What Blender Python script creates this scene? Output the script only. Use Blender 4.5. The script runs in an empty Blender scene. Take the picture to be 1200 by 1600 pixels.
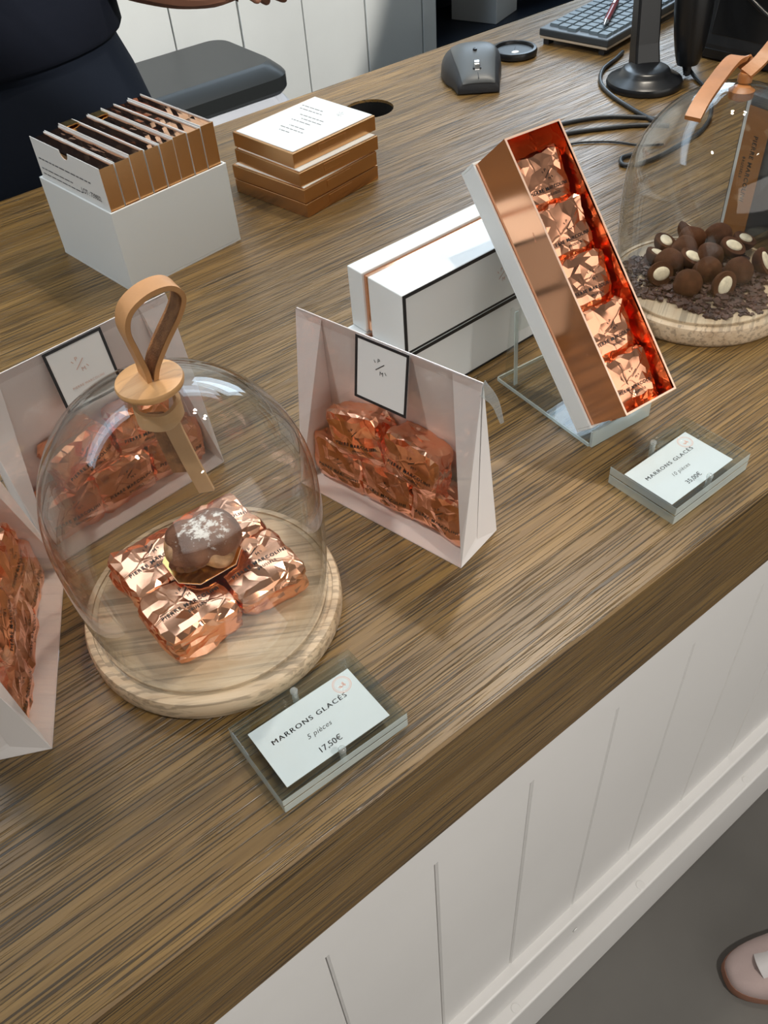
import bpy, bmesh, math, random
import numpy as np
from mathutils import Vector, Matrix
from mathutils.bvhtree import BVHTree
PI = math.pi
S = bpy.context.scene
COL = S.collection
UP = 1.0          # everything is modelled with the counter top at z=0 and lifted by UP at the end

# ------------------------------------------------------------------ camera
cd = bpy.data.cameras.new('camera'); cam = bpy.data.objects.new('camera', cd); COL.objects.link(cam)
Rw = [(0.7783473825837534, -0.6247073165644974, -0.0625789154252837),
      (-0.479413808130478, -0.5270274354292807, -0.7017153859497941),
      (0.4053859304401835, 0.576179530125481, -0.7097037385173666)]
mw = Matrix.Identity(4)
for i in range(3):
    mw[i][0] = Rw[0][i]; mw[i][1] = -Rw[1][i]; mw[i][2] = -Rw[2][i]
mw[0][3], mw[1][3], mw[2][3] = 0.0, -0.2175, 0.5
cam.matrix_world = mw
cd.sensor_fit = 'HORIZONTAL'; cd.sensor_width = 36.0; cd.lens = 1362.03 / 1200 * 36
cd.clip_start = 0.02; cd.clip_end = 60
S.camera = cam

# ------------------------------------------------------------------ world, light, exposure
w = bpy.data.worlds.new('world'); S.world = w; w.use_nodes = True
w.node_tree.nodes['Background'].inputs[0].default_value = (0.75, 0.85, 1.0, 1)
w.node_tree.nodes['Background'].inputs[1].default_value = 0.3
vs = S.view_settings
vs.view_transform = 'Standard'; vs.look = 'None'; vs.gamma = 1.0; vs.use_curve_mapping = False
vs.exposure = 0.36
S.display_settings.display_device = 'sRGB'
S.cycles.use_denoising = True
S.cycles.max_bounces = 14; S.cycles.transparent_max_bounces = 40
S.cycles.glossy_bounces = 6; S.cycles.sample_clamp_indirect = 6.0
S.cycles.caustics_refractive = False; S.cycles.caustics_reflective = True
S.cycles.blur_glossy = 0.3

def aim(o, tgt):
    o.rotation_euler = (Vector(tgt) - o.location).to_track_quat('-Z', 'Y').to_euler()
def area(name, loc, tgt, sx, sy, power, col):
    l = bpy.data.lights.new(name, 'AREA'); l.shape = 'RECTANGLE'; l.size = sx; l.size_y = sy
    l.energy = power; l.color = col
    o = bpy.data.objects.new(name, l); COL.objects.link(o); o.location = loc; aim(o, tgt); return o
def spot(name, loc, tgt, power, col, ang=60, rad=0.035, blend=0.4):
    l = bpy.data.lights.new(name, 'SPOT'); l.energy = power; l.color = col
    l.spot_size = math.radians(ang); l.spot_blend = blend; l.shadow_soft_size = rad
    o = bpy.data.objects.new(name, l); COL.objects.link(o); o.location = loc; aim(o, tgt); return o

WARM = (1.0, 0.90, 0.76); NEUT = (1.0, 0.95, 0.88); COOL = (0.66, 0.83, 1.0)
area('front_fill', (1.0, -3.5, 0.75), (1.0, 0.0, 0.35), 6.0, 2.0, 42, NEUT)  # added fill behind the camera, a bright field for the foil to mirror
area('added_ceiling_fill', (0.3, 1.72, 1.9), (0.3, 1.66, 0), 5.0, 0.5, 28, COOL)  # added cool light, no panel built; brightens foil tops and dome reflections
spot('assumed_spot_right', (1.15, 0.60, 1.85), (0.4, 0.12, 0), 47, WARM, 75)  # assumed spot out of view, direction taken from the bag's cast shadow
spot('assumed_spot_right_near', (1.32, 0.34, 1.85), (0.5, 0.12, 0), 29, WARM, 75)  # assumed second spot beside it, doubling the light from the right
spot('assumed_spot_front', (0.55, -1.3, 1.8), (0.35, -0.15, -1.0), 95, NEUT, 42)  # assumed spot on the customer side, aimed low at the counter front
area('assumed_window_light', (2.45, 1.96, 1.0), (2.3, 0.0, 0.75), 1.5, 1.0, 24, COOL)  # assumed window light giving the bluish counter sheen and dome reflections; no window built
spot('tray_fill_spot', (-0.6, 0.15, 1.8), (0.38, 0.70, 0.05), 52, NEUT, 40)  # added fill that brightens the white tray's left and front faces
spot('assumed_wall_spot', (0.9, -1.2, 1.7), (0.86, 2.0, 0.28), 330, NEUT, 30, 0.04, 0.06)  # assumed lamp, cone edge set to draw the diagonal shade line on the wall

# ------------------------------------------------------------------ material helpers
MATS = {}
def nmat(name):
    m = bpy.data.materials.new(name); m.use_nodes = True
    nt = m.node_tree; b = nt.nodes['Principled BSDF']; MATS[name] = m
    return m, nt, b
def N(nt, t, **k):
    n = nt.nodes.new(t)
    for a, v in k.items(): setattr(n, a, v)
    return n
def L(nt, a, ao, b, bi): nt.links.new(a.outputs[ao], b.inputs[bi])
def plain(name, col, rough=0.5, metal=0.0, spec=0.5, coat=0.0, bump=0.0, bscale=200, var=0.0, vscale=8, sheen=0.0, sub=0.0, trans=0.0):
    m, nt, b = nmat(name)
    b.inputs['Base Color'].default_value = (*col, 1); b.inputs['Roughness'].default_value = rough
    b.inputs['Metallic'].default_value = metal; b.inputs['Specular IOR Level'].default_value = spec
    b.inputs['Coat Weight'].default_value = coat; b.inputs['Sheen Weight'].default_value = sheen
    tc = N(nt, 'ShaderNodeTexCoord')
    if var > 0:
        no = N(nt, 'ShaderNodeTexNoise'); no.inputs['Scale'].default_value = vscale; no.inputs['Detail'].default_value = 5
        L(nt, tc, 'Object', no, 'Vector')
        cr = N(nt, 'ShaderNodeValToRGB'); e = cr.color_ramp.elements
        e[0].position = 0.3; e[1].position = 0.7
        e[0].color = (*[c * (1 - var) for c in col], 1); e[1].color = (*[min(1, c * (1 + var)) for c in col], 1)
        L(nt, no, 'Fac', cr, 'Fac'); L(nt, cr, 'Color', b, 'Base Color')
    if bump > 0:
        no = N(nt, 'ShaderNodeTexNoise'); no.inputs['Scale'].default_value = bscale; no.inputs['Detail'].default_value = 4
        L(nt, tc, 'Object', no, 'Vector')
        bp = N(nt, 'ShaderNodeBump'); bp.inputs['Strength'].default_value = bump; bp.inputs['Distance'].default_value = 0.001
        L(nt, no, 'Fac', bp, 'Height'); L(nt, bp, 'Normal', b, 'Normal')
    return m
def wood(name, stops, sx, sy, pore_lo, pore_hi, rough, bumpd, axis='x', seed=0, big=2.0, pores=0.8, spec=0.5):
    """stained or pale timber: long fibres along one axis, open pores as grooves"""
    m, nt, b = nmat(name)
    tc = N(nt, 'ShaderNodeTexCoord'); mp = N(nt, 'ShaderNodeMapping')
    sc = (sx, sy, sy) if axis == 'x' else ((sy, sx, sy) if axis == 'y' else (sy, sy, sx))
    mp.inputs['Scale'].default_value = sc; mp.inputs['Location'].default_value = (seed, seed * 1.7, seed * .3)
    L(nt, tc, 'Object', mp, 'Vector')
    n1 = N(nt, 'ShaderNodeTexNoise'); n1.inputs['Scale'].default_value = 1.0; n1.inputs['Detail'].default_value = 6; n1.inputs['Roughness'].default_value = 0.62; n1.inputs['Distortion'].default_value = 0.35
    L(nt, mp, 'Vector', n1, 'Vector')
    n2 = N(nt, 'ShaderNodeTexNoise'); n2.inputs['Scale'].default_value = 0.22; n2.inputs['Detail'].default_value = 3
    L(nt, mp, 'Vector', n2, 'Vector')
    mx = N(nt, 'ShaderNodeMath', operation='MULTIPLY_ADD'); mx.inputs[1].default_value = 0.55; L(nt, n2, 'Fac', mx, 0)
    ml = N(nt, 'ShaderNodeMath', operation='MULTIPLY'); ml.inputs[1].default_value = 0.55; L(nt, n1, 'Fac', ml, 0); L(nt, ml, 'Value', mx, 2)
    cr = N(nt, 'ShaderNodeValToRGB'); el = cr.color_ramp.elements
    el[0].position, el[0].color = stops[0][0], (*stops[0][1], 1); el[1].position, el[1].color = stops[-1][0], (*stops[-1][1], 1)
    for p, c in stops[1:-1]:
        e = el.new(p); e.color = (*c, 1)
    L(nt, mx, 'Value', cr, 'Fac')
    # pores: narrow dark streaks
    mp2 = N(nt, 'ShaderNodeMapping'); k = 2.0
    mp2.inputs['Scale'].default_value = tuple((s * (k if abs(s - sy) < 1e-6 else 1.3)) for s in sc)
    L(nt, tc, 'Object', mp2, 'Vector')
    n3 = N(nt, 'ShaderNodeTexNoise'); n3.inputs['Scale'].default_value = 1.0; n3.inputs['Detail'].default_value = 2; n3.inputs['Distortion'].default_value = 0.4
    L(nt, mp2, 'Vector', n3, 'Vector')
    pr = N(nt, 'ShaderNodeMapRange'); pr.inputs['From Min'].default_value = pore_lo; pr.inputs['From Max'].default_value = pore_hi
    pr.inputs['To Min'].default_value = 1.0 - pores; pr.inputs['To Max'].default_value = 1.0
    L(nt, n3, 'Fac', pr, 'Value')
    mu = N(nt, 'ShaderNodeMixRGB', blend_type='MULTIPLY'); mu.inputs['Fac'].default_value = 1.0
    L(nt, cr, 'Color', mu, 'Color1'); L(nt, pr, 'Result', mu, 'Color2')
    # wear: broad tone drift
    n4 = N(nt, 'ShaderNodeTexNoise'); n4.inputs['Scale'].default_value = big; n4.inputs['Detail'].default_value = 3
    L(nt, tc, 'Object', n4, 'Vector')
    r4 = N(nt, 'ShaderNodeMapRange'); r4.inputs['From Min'].default_value = 0.3; r4.inputs['From Max'].default_value = 0.7; r4.inputs['To Min'].default_value = 0.82; r4.inputs['To Max'].default_value = 1.16
    L(nt, n4, 'Fac', r4, 'Value')
    m2 = N(nt, 'ShaderNodeMixRGB', blend_type='MULTIPLY'); m2.inputs['Fac'].default_value = 1.0
    L(nt, mu, 'Color', m2, 'Color1'); L(nt, r4, 'Result', m2, 'Color2'); L(nt, m2, 'Color', b, 'Base Color')
    b.inputs['Roughness'].default_value = rough; b.inputs['Specular IOR Level'].default_value = spec
    bp = N(nt, 'ShaderNodeBump'); bp.inputs['Strength'].default_value = 0.7; bp.inputs['Distance'].default_value = bumpd
    L(nt, pr, 'Result', bp, 'Height'); L(nt, bp, 'Normal', b, 'Normal')
    return m
def foilmat(name, col, rough=0.2, strength=0.5):
    m, nt, b = nmat(name)
    b.inputs['Base Color'].default_value = (*col, 1); b.inputs['Metallic'].default_value = 1.0; b.inputs['Roughness'].default_value = rough
    tc = N(nt, 'ShaderNodeTexCoord')
    no = N(nt, 'ShaderNodeTexNoise'); no.inputs['Scale'].default_value = 45; no.inputs['Detail'].default_value = 2
    L(nt, tc, 'Object', no, 'Vector')
    va = N(nt, 'ShaderNodeVectorMath', operation='MULTIPLY_ADD'); va.inputs[1].default_value = (0.012, 0.012, 0.012)
    L(nt, no, 'Color', va, 0); L(nt, tc, 'Object', va, 2)
    vo = N(nt, 'ShaderNodeTexVoronoi', feature='DISTANCE_TO_EDGE'); vo.inputs['Scale'].default_value = 42; L(nt, va, 'Vector', vo, 'Vector')
    rd = N(nt, 'ShaderNodeMapRange', interpolation_type='SMOOTHSTEP'); rd.inputs['From Max'].default_value = 0.06; rd.inputs['To Min'].default_value = 0.40; rd.inputs['To Max'].default_value = 0.0
    L(nt, vo, 'Distance', rd, 'Value')                                       # raised crease lines between flat facets
    ad = N(nt, 'ShaderNodeMath', operation='ADD'); L(nt, rd, 'Result', ad, 0); L(nt, no, 'Fac', ad, 1)
    bp = N(nt, 'ShaderNodeBump'); bp.inputs['Strength'].default_value = strength; bp.inputs['Distance'].default_value = 0.0016
    L(nt, ad, 'Value', bp, 'Height'); L(nt, bp, 'Normal', b, 'Normal')
    return m
def thinglass(name, tint, edge=None, *a_, **k_):
    if not isinstance(edge, tuple): return thinglass_(name, tint, None, *(() if edge is None else (edge,)), *a_, **k_)
    return thinglass_(name, tint, edge, *a_, **k_)
def thinglass_(name, tint, edge, ior=1.45, rough=0.0, boost=0.0, haze=0.0, hazecol=(0.9, 0.9, 0.9), haze_outside=False):
    """clear sheet: what lies behind shows straight through, the surface mirrors by Fresnel"""
    m, nt, b = nmat(name); nt.nodes.remove(b)
    out = nt.nodes['Material Output']
    tr = N(nt, 'ShaderNodeBsdfTransparent'); tr.inputs['Color'].default_value = (*tint, 1)
    if edge:                                                                   # longer path through the wall near the outline
        lw = N(nt, 'ShaderNodeLayerWeight'); lw.inputs['Blend'].default_value = 0.5
        pw = N(nt, 'ShaderNodeMath', operation='POWER'); pw.inputs[1].default_value = 5.0; L(nt, lw, 'Facing', pw, 0)
        mc = N(nt, 'ShaderNodeMixRGB'); mc.inputs['Color1'].default_value = (*tint, 1); mc.inputs['Color2'].default_value = (*edge, 1)
        L(nt, pw, 'Value', mc, 'Fac'); L(nt, mc, 'Color', tr, 'Color')
    gl = N(nt, 'ShaderNodeBsdfGlossy'); gl.inputs['Roughness'].default_value = rough; gl.inputs['Color'].default_value = (1, 1, 1, 1)
    fr = N(nt, 'ShaderNodeFresnel'); ge = N(nt, 'ShaderNodeNewGeometry')
    io = N(nt, 'ShaderNodeMapRange'); io.inputs['To Min'].default_value = ior; io.inputs['To Max'].default_value = 1.0 / ior
    L(nt, ge, 'Backfacing', io, 'Value'); L(nt, io, 'Result', fr, 'IOR')      # same mirror strength from inside and outside
    fa = N(nt, 'ShaderNodeMath', operation='ADD', use_clamp=True); fa.inputs[1].default_value = boost
    L(nt, fr, 'Fac', fa, 0)
    mx = N(nt, 'ShaderNodeMixShader'); L(nt, fa, 'Value', mx, 'Fac'); L(nt, tr, 0, mx, 1); L(nt, gl, 0, mx, 2)
    last = mx
    if haze > 0:
        df = N(nt, 'ShaderNodeBsdfDiffuse'); df.inputs['Color'].default_value = (*hazecol, 1)
        m2 = N(nt, 'ShaderNodeMixShader'); m2.inputs['Fac'].default_value = haze
        if haze_outside:                                                    # edge brightness painted as pale diffuse haze, outer side only
            hz = N(nt, 'ShaderNodeMapRange'); hz.inputs['To Min'].default_value = haze; hz.inputs['To Max'].default_value = 0.03
            L(nt, ge, 'Backfacing', hz, 'Value'); L(nt, hz, 'Result', m2, 'Fac')
        L(nt, mx, 0, m2, 1); L(nt, df, 0, m2, 2); last = m2
    L(nt, last, 0, out, 'Surface')
    return m

OAK = wood('stained_oak', [(0.32, (0.088, 0.047, 0.013)), (0.5, (0.150, 0.086, 0.025)), (0.68, (0.245, 0.146, 0.046))], 7, 330, 0.385, 0.475, 0.36, 0.0010, 'x', 1.0, 2.2, 0.72, 0.6)
ASH = wood('pale_ash', [(0.34, (0.27, 0.18, 0.105)), (0.5, (0.46, 0.34, 0.22)), (0.66, (0.56, 0.44, 0.305))], 5, 150, 0.40, 0.5, 0.5, 0.0002, 'x', 4.0, 6, 0.36)
plain('white_card', (0.70, 0.705, 0.70), 0.45)
plain('box_paper', (0.70, 0.73, 0.735), 0.38, spec=0.45)
plain('sheer_card', (0.79, 0.755, 0.745), 0.4)
plain('sign_paper', (0.70, 0.735, 0.775), 0.6)
plain('black_ink', (0.012, 0.012, 0.014), 0.5)
plain('grey_ink', (0.30, 0.31, 0.33), 0.6)
plain('dark_grey_ink', (0.10, 0.10, 0.11), 0.6)
plain('rose_ink', (0.80, 0.50, 0.44), 0.5)
plain('copper_ink', (0.55, 0.33, 0.26), 0.4)
foilmat('copper_foil', (0.93, 0.45, 0.275), 0.17, 0.20)
foilmat('copper_lining', (0.92, 0.36, 0.18), 0.22, 0.18)
plain('copper_board', (0.86, 0.47, 0.29), 0.13, 1.0)
plain('copper_case', (0.68, 0.385, 0.18), 0.25, 1.0, bump=0.06, bscale=60)
plain('copper_flap', (0.62, 0.33, 0.18), 0.10, 1.0)
plain('board_edge', (0.80, 0.55, 0.42), 0.5)
plain('gold_card', (0.85, 0.58, 0.20), 0.22, 1.0)
thinglass('cloche_glass', (0.965, 0.972, 0.968), (0.45, 0.48, 0.48), 1.46)
thinglass('clear_film', (0.97, 0.96, 0.955), 1.38, 0.03, 0.01)
thinglass('clear_acrylic', (0.935, 0.955, 0.95), 1.48, 0.0, 0.0)
thinglass('acrylic_edge', (0.86, 0.92, 0.92), 1.5, 0.06, 0.03, 0.42, (0.72, 0.84, 0.85), True)
thinglass('stud_acrylic', (0.86, 0.90, 0.90), 1.5, 0.05, 0.06, 0.14, (0.9, 0.93, 0.93))
plain('leather', (0.52, 0.26, 0.10), 0.5, bump=0.15, bscale=300, var=0.15, vscale=40)
plain('orange_leather', (0.44, 0.175, 0.05), 0.45, bump=0.15, bscale=300, var=0.15, vscale=40)
plain('pale_leather', (0.60, 0.37, 0.19), 0.55, bump=0.15, bscale=300, var=0.1, vscale=40)
plain('suede', (0.30, 0.135, 0.05), 0.9, bump=0.6, bscale=900, var=0.3, vscale=200)
wood('beech', [(0.3, (0.50, 0.26, 0.10)), (0.55, (0.62, 0.34, 0.14)), (0.75, (0.70, 0.42, 0.19))], 12, 130, 0.32, 0.46, 0.42, 0.0001, 'x', 9.0, 12, 0.2)
plain('candied_chestnut', (0.20, 0.075, 0.032), 0.3, coat=0.35, bump=0.5, bscale=120, var=0.35, vscale=60)
plain('torn_flesh', (0.36, 0.19, 0.085), 0.45, coat=0.2, bump=0.8, bscale=260, var=0.45, vscale=150)
plain('cocoa_dust', (0.085, 0.034, 0.016), 0.95, bump=0.5, bscale=900, var=0.25, vscale=120, spec=0.15)
plain('chocolate', (0.045, 0.019, 0.012), 0.45, var=0.3, vscale=300)
plain('cocoa_nib', (0.062, 0.026, 0.018), 0.55, bump=0.5, bscale=700, var=0.55, vscale=150)
plain('almond', (0.78, 0.68, 0.50), 0.6, bump=0.4, bscale=500, var=0.15, vscale=200)
plain('black_plastic', (0.012, 0.013, 0.015), 0.28)
plain('black_matte', (0.018, 0.02, 0.024), 0.5)
plain('cable_rubber', (0.02, 0.023, 0.027), 0.4)
plain('mouse_grey', (0.075, 0.082, 0.085), 0.42)
plain('key_grey', (0.11, 0.15, 0.18), 0.5)
plain('key_case', (0.05, 0.06, 0.07), 0.4)
plain('cream_plastic', (0.62, 0.52, 0.40), 0.5)
plain('chrome', (0.8, 0.8, 0.8), 0.12, 1.0)
plain('pen_red', (0.18, 0.012, 0.02), 0.3)
plain('bin_black', (0.024, 0.027, 0.028), 0.36, bump=0.05, bscale=300)
plain('bin_bag', (0.62, 0.66, 0.74), 0.3, bump=0.5, bscale=60)
plain('painted_panel', (0.76, 0.745, 0.73), 0.42, var=0.03, vscale=3)
plain('painted_board', (0.74, 0.765, 0.75), 0.5, bump=0.35, bscale=30, var=0.04, vscale=4)
plain('seam_dark', (0.10, 0.085, 0.06), 0.8)
plain('concrete', (0.125, 0.118, 0.108), 0.6, bump=0.08, bscale=40, var=0.22, vscale=2.5)
plain('room_wall', (0.62, 0.60, 0.57), 0.7)
plain('ceiling_paint', (0.55, 0.54, 0.52), 0.8)
plain('shelf_navy', (0.012, 0.018, 0.03), 0.5)
plain('navy_cloth', (0.0025, 0.004, 0.009), 0.9, spec=0.15, bump=0.3, bscale=120)
plain('navy_skirt', (0.0035, 0.006, 0.012), 0.9, spec=0.15, bump=0.3, bscale=90)
plain('skin', (0.20, 0.095, 0.062), 0.5, var=0.08, vscale=30)
plain('hair', (0.015, 0.011, 0.009), 0.5, bump=0.6, bscale=200)
plain('sneaker_pink', (0.44, 0.34, 0.325), 0.75, bump=0.3, bscale=400, var=0.06, vscale=20)
plain('sneaker_white', (0.60, 0.575, 0.58), 0.5)
plain('sneaker_sole', (0.30, 0.14, 0.09), 0.7)
plain('dark_hole', (0.004, 0.004, 0.004), 0.9)
def sugar_mat():
    m, nt, b = nmat('glazed_chestnut')
    tc = N(nt, 'ShaderNodeTexCoord')
    a = N(nt, 'ShaderNodeTexNoise'); a.inputs['Scale'].default_value = 45; a.inputs['Detail'].default_value = 4; L(nt, tc, 'Object', a, 'Vector')
    cr = N(nt, 'ShaderNodeValToRGB'); e = cr.color_ramp.elements
    e[0].position, e[0].color = 0.35, (0.105, 0.040, 0.020, 1); e[1].position, e[1].color = 0.65, (0.24, 0.10, 0.048, 1)
    L(nt, a, 'Fac', cr, 'Fac')
    s = N(nt, 'ShaderNodeTexNoise'); s.inputs['Scale'].default_value = 130; s.inputs['Detail'].default_value = 6; s.inputs['Roughness'].default_value = 0.7; L(nt, tc, 'Object', s, 'Vector')
    d = N(nt, 'ShaderNodeVectorMath', operation='DISTANCE'); d.inputs[1].default_value = (0.007, -0.002, 0.036); L(nt, tc, 'Object', d, 0)
    r = N(nt, 'ShaderNodeMapRange'); r.inputs['From Min'].default_value = 0.004; r.inputs['From Max'].default_value = 0.030; r.inputs['To Min'].default_value = 0.22; r.inputs['To Max'].default_value = -0.03
    L(nt, d, 'Value', r, 'Value')
    ad = N(nt, 'ShaderNodeMath', operation='ADD'); L(nt, s, 'Fac', ad, 0); L(nt, r, 'Result', ad, 1)
    c2 = N(nt, 'ShaderNodeValToRGB'); c2.color_ramp.elements[0].position = 0.62; c2.color_ramp.elements[1].position = 0.70; L(nt, ad, 'Value', c2, 'Fac')
    mx = N(nt, 'ShaderNodeMixRGB'); L(nt, c2, 'Color', mx, 'Fac'); L(nt, cr, 'Color', mx, 'Color1'); mx.inputs['Color2'].default_value = (0.72, 0.68, 0.64, 1)
    b.inputs['Specular IOR Level'].default_value = 0.35
    L(nt, mx, 'Color', b, 'Base Color')
    rr = N(nt, 'ShaderNodeMapRange'); rr.inputs['To Min'].default_value = 0.40; rr.inputs['To Max'].default_value = 0.8; L(nt, c2, 'Color', rr, 'Value'); L(nt, rr, 'Result', b, 'Roughness')
    bp = N(nt, 'ShaderNodeBump'); bp.inputs['Strength'].default_value = 0.8; bp.inputs['Distance'].default_value = 0.0022; L(nt, ad, 'Value', bp, 'Height'); L(nt, bp, 'Normal', b, 'Normal')
sugar_mat()

# ------------------------------------------------------------------ mesh helpers
class MB:
    def __init__(s): s.v = []; s.f = []
    def add(s, vs, fs):
        n = len(s.v); s.v += [tuple(v) for v in vs]; s.f += [tuple(i + n for i in f) for f in fs]; return s
    def box(s, x0, x1, y0, y1, z0, z1, m=None):
        vs = [(x, y, z) for z in (z0, z1) for y in (y0, y1) for x in (x0, x1)]
        if m is not None: vs = [m @ Vector(v) for v in vs]
        return s.add(vs, [(0, 2, 3, 1), (4, 5, 7, 6), (0, 1, 5, 4), (2, 6, 7, 3), (0, 4, 6, 2), (1, 3, 7, 5)])
    def lathe(s, prof, n=48, c=(0, 0), cap0=True, cap1=True, sq=1.0):
        vs = []; fs = []
        for r, z in prof:
            for k in range(n):
                a = 2 * PI * k / n; vs.append((c[0] + r * math.cos(a), c[1] + r * math.sin(a) * sq, z))
        for i in range(len(prof) - 1):
            for k in range(n):
                k2 = (k + 1) % n; fs.append((i * n + k, i * n + k2, (i + 1) * n + k2, (i + 1) * n + k))
        if cap0: fs.append(tuple(reversed(range(n))))
        if cap1: fs.append(tuple((len(prof) - 1) * n + k for k in range(n)))
        return s.add(vs, fs)
    def tube(s, pts, r, n=10, cap=True):
        pts = [Vector(p) for p in pts]; rs = r if isinstance(r, (list, tuple)) else [r] * len(pts)
        vs = []; fs = []; up = Vector((0, 0, 1)); prev = None
        for i, p in enumerate(pts):
            t = (pts[min(i + 1, len(pts) - 1)] - pts[max(i - 1, 0)]).normalized()
            a = prev - t * prev.dot(t) if prev is not None else (up.cross(t) if abs(up.dot(t)) < 0.95 else Vector((1, 0, 0)).cross(t))
            a.normalize(); b = t.cross(a); prev = a
            for k in range(n):
                g = 2 * PI * k / n; vs.append(p + (a * math.cos(g) + b * math.sin(g)) * rs[i])
        for i in range(len(pts) - 1):
            for k in range(n):
                k2 = (k + 1) % n; fs.append((i * n + k, i * n + k2, (i + 1) * n + k2, (i + 1) * n + k))
        if cap: fs += [tuple(reversed(range(n))), tuple((len(pts) - 1) * n + k for k in range(n))]
        return s.add(vs, fs)
    def strip(s, pts, sides, wd, th):
        """ribbon of leather or film: pts along it, sides = unit width vectors"""
        P = [Vector(p) for p in pts]; n = len(P); vs = []; fs = []
        for i in range(n):
            t = (P[min(i + 1, n - 1)] - P[max(i - 1, 0)]).normalized()
            sd = Vector(sides[i]) if isinstance(sides, list) else Vector(sides)
            sd = (sd - t * sd.dot(t)).normalized(); nn = t.cross(sd)
            ww = wd[i] if isinstance(wd, list) else wd
            for a, b in ((-1, -1), (1, -1), (1, 1), (-1, 1)): vs.append(P[i] + sd * a * ww / 2 + nn * b * th / 2)
        for i in range(n - 1):
            for k in range(4):
                k2 = (k + 1) % 4; fs.append((i * 4 + k, i * 4 + k2, i * 4 + 4 + k2, i * 4 + 4 + k))
        fs += [(3, 2, 1, 0), tuple(n * 4 - 4 + k for k in range(4))]
        return s.add(vs, fs)
    def prism(s, poly, z0, z1, m=None):
        n = len(poly); vs = [(x, y, z0) for x, y in poly] + [(x, y, z1) for x, y in poly]
        if m is not None: vs = [m @ Vector(v) for v in vs]
        return s.add(vs, [tuple(reversed(range(n))), tuple(range(n, 2 * n))] + [(k, (k + 1) % n, n + (k + 1) % n, n + k) for k in range(n)])
    def slab(s, pts, th):
        """thin sheet through a planar polygon, given thickness along its normal"""
        P = [Vector(p) for p in pts]; nn = (P[1] - P[0]).cross(P[2] - P[0]).normalized() * th / 2; n = len(P)
        return s.add([p - nn for p in P] + [p + nn for p in P], [tuple(reversed(range(n))), tuple(range(n, 2 * n))] + [(k, (k + 1) % n, n + (k + 1) % n, n + k) for k in range(n)])
    def mesh(s, name, smooth=None):
        me = bpy.data.meshes.new(name); me.from_pydata([tuple(v) for v in s.v], [], s.f); me.validate()
        bm = bmesh.new(); bm.from_mesh(me); bmesh.ops.recalc_face_normals(bm, faces=bm.faces); bm.to_mesh(me); bm.free()
        if smooth is not None:
            me.polygons.foreach_set('use_smooth', [True] * len(me.polygons))
            if smooth < 180: me.set_sharp_from_angle(angle=math.radians(smooth))
        return me
def link(name, me, mat, parent=None, loc=(0, 0, 0), rot=(0, 0, 0), bevel=0, seg=2):
    if isinstance(me, MB): me = me.mesh(name)
    o = bpy.data.objects.new(name, me); COL.objects.link(o)
    if mat is not None and len(me.materials) == 0: me.materials.append(MATS[mat] if isinstance(mat, str) else mat)
    if parent is not None: o.parent = parent
    o.location = loc; o.rotation_euler = rot
    if bevel:
        b = o.modifiers.new('bevel', 'BEVEL'); b.width = bevel; b.segments = seg; b.limit_method = 'ANGLE'; b.angle_limit = math.radians(40)
    return o
def tag(o, label=None, cat=None, group=None, kind=None):
    for k, v in (('label', label), ('category', cat), ('group', group), ('kind', kind)):
        if v: o[k] = v
    return o
def thing(name, label, cat, loc=(0, 0, 0), rotz=0, group=None, matrix=None):
    o = bpy.data.objects.new(name, None); COL.objects.link(o); o.empty_display_size = 0.02
    if matrix is not None: o.matrix_world = matrix
    else: o.location = loc; o.rotation_euler = (0, 0, rotz)
    return tag(o, label, cat, group)
def copy_tree(o, parent=None):
    c = o.copy(); COL.objects.link(c); c.parent = parent
    for ch in list(o.children): copy_tree(ch, c)
    return c
_txt = {}
def text_mesh(s, align='CENTER', space=1.0, shear=0.0, bold=0.0):
    key = (s, align, space, shear, bold)
    if key not in _txt:
        c = bpy.data.curves.new('txt', 'FONT'); c.body = s; c.align_x = align; c.align_y = 'CENTER'; c.size = 1.0
        c.space_character = space; c.shear = shear; c.offset = bold; c.resolution_u = 3
        o = bpy.data.objects.new('txt', c); COL.objects.link(o)
        dg = bpy.context.evaluated_depsgraph_get(); me = bpy.data.meshes.new_from_object(o.evaluated_get(dg))
        _txt[key] = ([v.co.copy() for v in me.vertices], [tuple(p.vertices) for p in me.polygons])
        bpy.data.objects.remove(o); bpy.data.curves.remove(c); bpy.data.meshes.remove(me)
    return _txt[key]
def put_text(mb, s, x, y, size, z=0.0, rot=0.0, sx=1.0, **k):
    vs, fs = text_mesh(s, **k); c, sn = math.cos(rot), math.sin(rot)
    out = []
    for v in vs:
        a, b = v.x * size * sx, v.y * size; out.append((x + a * c - b * sn, y + a * sn + b * c, z))
    return mb.add(out, fs)
def bar(mb, x0, y0, x1, y1, wd, z=0.0):
    d = Vector((x1 - x0, y1 - y0)).normalized(); n = Vector((-d.y, d.x)) * wd / 2
    return mb.add([(x0 - n.x, y0 - n.y, z), (x1 - n.x, y1 - n.y, z), (x1 + n.x, y1 + n.y, z), (x0 + n.x, y0 + n.y, z)], [(0, 1, 2, 3)])
def emblem(mb, x, y, s, z=0.0, slash=1.0):
    """monogram: P over a slash over M with two small ticks"""
    put_text(mb, 'P', x - 0.12 * s, y + 0.42 * s, 0.42 * s, z)
    put_text(mb, 'M', x + 0.14 * s, y - 0.46 * s, 0.42 * s, z)
    bar(mb, x - 0.36 * s, y - 0.30 * s, x + 0.36 * s, y + 0.30 * s, 0.055 * s, z)
    bar(mb, x - 0.52 * s, y + 0.40 * s, x - 0.40 * s, y + 0.22 * s, 0.05 * s, z)
    bar(mb, x + 0.42 * s, y - 0.24 * s, x + 0.54 * s, y - 0.42 * s, 0.05 * s, z)
    return mb
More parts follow.
